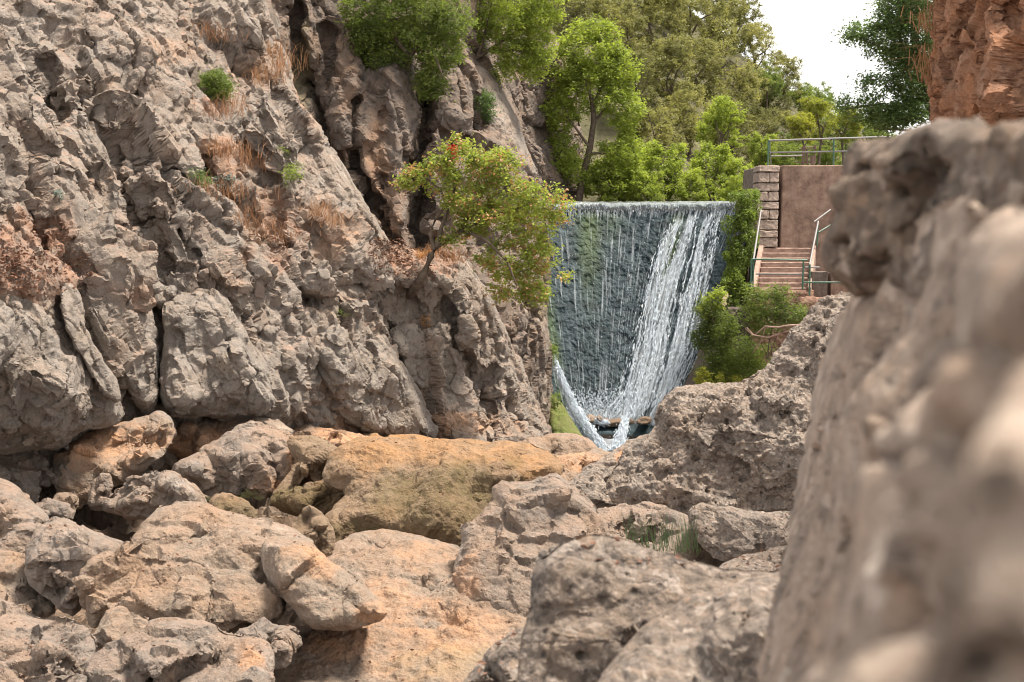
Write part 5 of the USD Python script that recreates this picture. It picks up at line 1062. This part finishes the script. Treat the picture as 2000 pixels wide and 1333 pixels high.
# --- dark tree at the right against the sky
rng = np.random.default_rng(35)
t = thing('dark_tree', 'dark green tree against the white sky beside the red cliff', 'tree')
d = 27.0
plant(t, rng, [(W((1850, 300, d), (1815, 200, d), (1790, 100, d), (1780, 0, d), (1775, -80, d)), .11, .05), (W((1815, 220, d), (1760, 210, d), (1700, 205, d), (1650, 215, d)), .04, .012), (W((1795, 130, d), (1740, 100, d), (1690, 80, d)), .04, .012), (W((1783, 40, d), (1740, 0, d), (1700, -20, d)), .04, .012), (W((1830, 260, d), (1770, 255, d), (1700, 250, d)), .035, .01)],
      lobes((1790, 60, 46, 70, 150), (1790, 160, 42, 50, 110), (1770, 220, 45, 25, 70), (1755, 20, 40, 50, 70), (1800, -30, 60, 50, 60), (1725, 80, 40, 40, 40), (1690, 60, 35, 25, 22), (1710, 170, 36, 30, 26), (1680, 215, 40, 22, 26), (1730, 235, 40, 18, 34), (1660, 70, 18, 10, 6), (1750, 120, 30, 40, 50), (1640, 205, 20, 18, 8), d=d, dy=.9), L_DARK, per=46, cr=.20, size=.062, twig=.005)

# --- creeper over the right end of the weir, bushes below
rng = np.random.default_rng(36)
t = thing('creeper', 'thick green creeper hanging over the right end of the weir', 'creeper')
C = []
for _ in range(120):
    u = rng.random(); x = 1462 - 42 * u + rng.normal() * 13; y = 378 + 330 * u + rng.normal() * 8; rr = rng.uniform(7, 17) * (1 - .25 * u)
    C.append(ellipsoid_points(rng, P(x, y, 48.7 - 1.5 * u - rng.random() * .4), (px2m(rr, 48), .28, px2m(rr * rng.uniform(.9, 1.6), 48)), 210, .55))
C = np.vstack(C)
obj('stems', merge([tube(bend(P(1460 - 6 * k, 400 + 10 * k, 49.4), P(1425 + 4 * k, 690, 47.6), rng, 8, .05), .02, 5, .01) for k in range(5)]), BARK, t, smooth=True)
obj('foliage', leaves(C, .085, rng, .6, .5, .5), L_IVY, t)
def bush(name, label, base, lobs, d, mat, per, cr, size, seed, n=1.0, stems=5, cat='bush', slim=.42, sr=.014):
    rng = np.random.default_rng(seed); t = thing(name, label, cat)
    b = P(*base, d); lb = lobes(*lobs, d=d, nscale=n)
    plant(t, rng, [(bend(b + rng.normal(size=3) * .05, lb[k % len(lb)][0], rng, 5, .12), sr, sr * .5) for k in range(stems)], lb, mat, per, cr, size, sr * .4, wood='stems', foliage='foliage', slim=slim, nt=4)
    return t
bush('fig_bush', 'loose green bush in front of the steps with pale bare branches', (1500, 700), [(1500, 600, 40, 32, 60), (1545, 610, 32, 22, 36), (1470, 620, 26, 28, 34), (1520, 575, 30, 16, 26), (1470, 585, 22, 30, 22), (1500, 640, 36, 22, 30), (1555, 620, 20, 18, 14)], 44.5, L_MIX, 26, .26, .085, 41)
bush('shrub', 'dense leafy shrub growing at the foot of the weir under the creeper', (1440, 770), [(1440, 690, 36, 40, 80), (1405, 640, 34, 30, 60), (1385, 610, 24, 26, 40), (1375, 660, 22, 26, 34), (1385, 735, 24, 20, 34), (1460, 730, 32, 26, 60), (1420, 720, 30, 30, 60), (1490, 700, 24, 30, 30), (1395, 690, 20, 30, 26)], 45.2, L_MIX, 36, .25, .080, 42)
bush('shrub', 'light green sprig rising in front of the white streams', (1395, 640), [(1392, 590, 20, 16, 22), (1376, 610, 14, 16, 14), (1404, 575, 16, 12, 12)], 45.0, L_BRIGHT, 24, .18, .085, 43, stems=3)
bush('shrub', 'small yellowish shrub at the foot of the weir behind the pebbly boulder', (1375, 770), [(1372, 740, 14, 22, 26), (1400, 745, 16, 16, 16), (1440, 748, 22, 12, 18)], 44.6, L_YELL, 22, .14, .070, 44, stems=3)
t = thing('bare_branch', 'pinkish bare branch stretched out from the pebbly ridge', 'branch')
rng = np.random.default_rng(45)
for pts, r in [([(1572, 636, 43), (1545, 636, 43.2), (1520, 640, 43.4), (1495, 638, 43.6), (1478, 652, 43.8)], .045), ([(1560, 640, 43), (1530, 650, 43.3), (1500, 660, 43.5), (1472, 655, 43.7), (1458, 640, 43.8)], .035), ([(1495, 638, 43.6), (1488, 665, 43.7), (1470, 690, 44)], .025), ([(1470, 655, 43.7), (1455, 642, 43.8)], .02)]:
    obj('branch', tube(W(*pts), r, 7, r * .5), M_STEP, t, smooth=True)
# --- plants on the cliff
def cliff_bush(name, label, x, y, rx, ry, dd, mat, per, cr, size, seed, n, cat='bush'):
    return bush(name, label, (x, y + ry), [(x, y, rx, ry, n)], dd, mat, per, cr, size, seed, cat=cat, stems=4, sr=.008)
cliff_bush('round_bush', 'round bright green bush growing out of the upper left cliff', 418, 168, 34, 30, dA(418, 168, 1.0), L_MIX, 60, .16, .055, 51, 110)
cliff_bush('shrub', 'straggling yellow-green shrub on the cliff above the gully', 572, 345, 16, 36, dA(572, 345, .7), L_MIX, 22, .13, .055, 52, 34)
cliff_bush('shrub', 'small green sprig at the top of the straggling shrub', 555, 297, 18, 12, dA(555, 297, .7), L_MIX, 16, .10, .05, 53, 12)
cliff_bush('shrub', 'low dark green shrub beside the grey-leaved plants on the cliff', 388, 350, 22, 18, dA(388, 350, .7), L_DARK, 30, .14, .05, 54, 30)
cliff_bush('grey_plant', 'grey-leaved plant on the cliff right of the low dark shrub', 438, 355, 26, 16, dA(438, 355, .7), L_GREY, 14, .10, .06, 55, 14, 'plant')
cliff_bush('grey_plant', 'tiny grey-leaved plant far left above the leafy ledge', 110, 382, 12, 8, dA(110, 382, .8), L_GREY, 12, .08, .06, 56, 8, 'plant')
cliff_bush('bush', 'green bush on the shaded cliff below the lighter hanging tree', 945, 208, 22, 30, 46.2, L_DARK, 50, .22, .07, 57, 60)
cliff_bush('shrub', 'tiny green plant on the ledge below the gully stones', 668, 612, 20, 7, dA(668, 612, 1.0), L_MIX, 14, .08, .045, 58, 10)
cliff_bush('red_plant', 'small reddish plant low on the cliff below the leaning tree', 832, 627, 18, 12, dA(832, 627, .9), L_FRUIT, 18, .10, .05, 59, 12, 'plant')
R_GREEN = rock_look('mossy_bank_look', (.05, .05, .03), (.13, .115, .06), (.22, .20, .12), (.16, .13, .05), warm_amt=.5, pits=.3, ledge=.1, moss=(.085, .125, .018), bumpd=.09)
rock('mossy_bank', 'green mossy bank beside the left chute of water', 'mossy rock', [(1072, 775), (1084, 772), (1096, 788), (1112, 812), (1130, 840), (1142, 856), (1140, 872), (1090, 876), (1072, 850)], R_GREEN, d0=44.6, lean=.9, bulge=.35, thick=.8, sp=2.6, seed=420, style='smooth', amp=.7, jagamp=3, masks=[('moss', [(1100, 820, 60, 60, .75)])])
cliff_bush('shrub', 'small leafy green clump on top of the mossy bank', 1086, 782, 12, 14, 44.6, L_IVY, 26, .10, .05, 60, 20)
cliff_bush('shrub', 'small green tuft where the cliff meets the weir', 1078, 690, 8, 24, 46.0, L_IVY, 34, .14, .06, 61, 20)
def tuft(name, label, spots, mat, seed, h, n, w=.006, spread=.25, cat='grass', droop=.5):
    rng = np.random.default_rng(seed); t = thing(name, label, cat); V, T, m = [], [], 0
    for x, y, d, r in spots:
        b = P(x, y, d)
        for _ in range(n):
            a = b + rng.normal(size=3) * [r, r, r * .3]; L = h * rng.uniform(.5, 1.2); dr = rng.normal(size=3) * spread; dr[2] = 1
            dr /= np.linalg.norm(dr); s = np.cross(dr, rng.normal(size=3)); s /= np.linalg.norm(s)
            mid = a + dr * L * .55; tip = a + dr * L + np.array([dr[0], dr[1], -.35]) * L * droop
            V += [a - s * w, a + s * w, mid - s * w * .8, mid + s * w * .8, tip]; T += [[m, m + 1, m + 3], [m, m + 3, m + 2], [m + 2, m + 3, m + 4]]; m += 5
    obj('blades', (np.array(V), np.array(T)), mat, t, kind='stuff')
tuft('dry_grass', 'dry straw grass on the cliff edge at the top beside the shaded cliff', [(535, 110, dA(535, 110), .3), (550, 135, dA(550, 135), .3), (520, 160, dA(520, 160), .3)], L_DRY, 71, .55, 130)
tuft('dry_grass', 'dry reddish grass around the grey-leaved plants on the cliff', [(450, 310, dA(450, 310), .3), (430, 300, dA(430, 300), .25), (470, 330, dA(470, 330), .3), (420, 380, dA(420, 380), .3), (460, 390, dA(460, 390), .3)], L_DRY, 72, .5, 110)
tuft('dry_grass', 'dry orange grass on the spur right of the gully', [(650, 440, dA(650, 440), .2), (655, 470, dA(655, 470), .2), (625, 420, dA(625, 420), .2)], L_DRY, 73, .45, 90)
tuft('dry_grass', 'dry grass below the round bush on the cliff', [(430, 225, dA(430, 225), .3), (450, 215, dA(450, 215), .3), (400, 70, dA(400, 70), .3), (415, 80, dA(415, 80), .3)], L_DRY, 74, .5, 90)
tuft('dry_grass', 'dry grass in the gully above the orange stone', [(470, 440, dA(470, 440), .15), (480, 420, dA(480, 420), .2), (515, 450, dA(515, 450), .3), (540, 470, dA(540, 470), .3)], L_DRY, 75, .4, 70)
tuft('dry_grass', 'dry grass fringe behind the trunk of the leaning tree', [(870, 500, 38.6, .3), (850, 500, 38.8, .3), (890, 510, 38.4, .2)], L_DRY, 76, .4, 80)
tuft('hanging_grass', 'dry grass and roots hanging from the edge of the red cliff', [(1830, 130, 18.4, .15), (1825, 60, 18.6, .12), (1840, 30, 18.6, .12), (1822, 160, 18.3, .1)], L_DRY, 77, .45, 90, droop=1.4)
tuft('reeds', 'green reeds growing between foreground boulder and pale block', [(1300, 1075, 20.0, .12), (1330, 1075, 19.8, .12), (1345, 1080, 19.5, .10), (1285, 1080, 19.6, .1), (1240, 1070, 20, .08)], leaf_look('reed_leaf', (.03, .06, .02), (.06, .10, .035), (.12, .16, .06), .3), 78, .55, 22, .004, .16, 'reeds', .1)
tuft('red_plant', 'reddish spiky plant beside the trunk of the leaning tree', [(822, 505, 37.6, .05)], L_FRUIT, 79, .35, 50, .012, .6, 'plant', .2)
# fallen leaves on the ledges
def litter(label, spots, seed, n, size):
    rng = np.random.default_rng(seed); C = []
    for x, y, rx, ry in spots:
        p = rng.normal(size=(n, 2)) * [rx, ry] * .5 if False else rng.uniform(-1, 1, (n, 2)) * [rx, ry]
        q = np.c_[x + p[:, 0], y + p[:, 1]]; dd = ground_d(q) - rng.uniform(.0, .06, n); C.append(P(q[:, 0], q[:, 1], dd))
    o = obj('fallen_leaves', leaves(np.vstack(C), size, rng, .25, .5), L_LIT, kind='stuff', label=label, cat='leaves')
L_LIT = leaf_look('fallen_leaf', (0.110, 0.055, 0.035), (0.220, 0.115, 0.075), (0.340, 0.210, 0.150), .1, .8)
litter('brown fallen leaves covering the ledge at the left', [(45, 480, 90, 50), (90, 530, 90, 40), (10, 530, 60, 50)], 81, 380, .08)
litter('brown fallen leaves on the slope at the foot of the leaning tree', [(790, 510, 60, 40), (760, 490, 40, 25)], 82, 420, .08)

rng = np.random.default_rng(83)
mv = np.vstack([a[b[:, 2] > .75] for a, b in MOSAIC]); mv = mv[(mv[:, 1] > 8) & (mv[:, 1] < 34)]
mv = mv[fbm(mv * 1.1, 3, 61) > .50]
mv = mv[rng.choice(len(mv), min(900, len(mv)), replace=False)]
obj('fallen_leaves', leaves(mv + rng.normal(size=mv.shape) * .02 + [0, 0, .015], .055, rng, .2, .45), L_LIT, kind='stuff', label='scattered brown fallen leaves lying on the stream boulders', cat='leaves')
print('TRIANGLES', sum(TRIS))
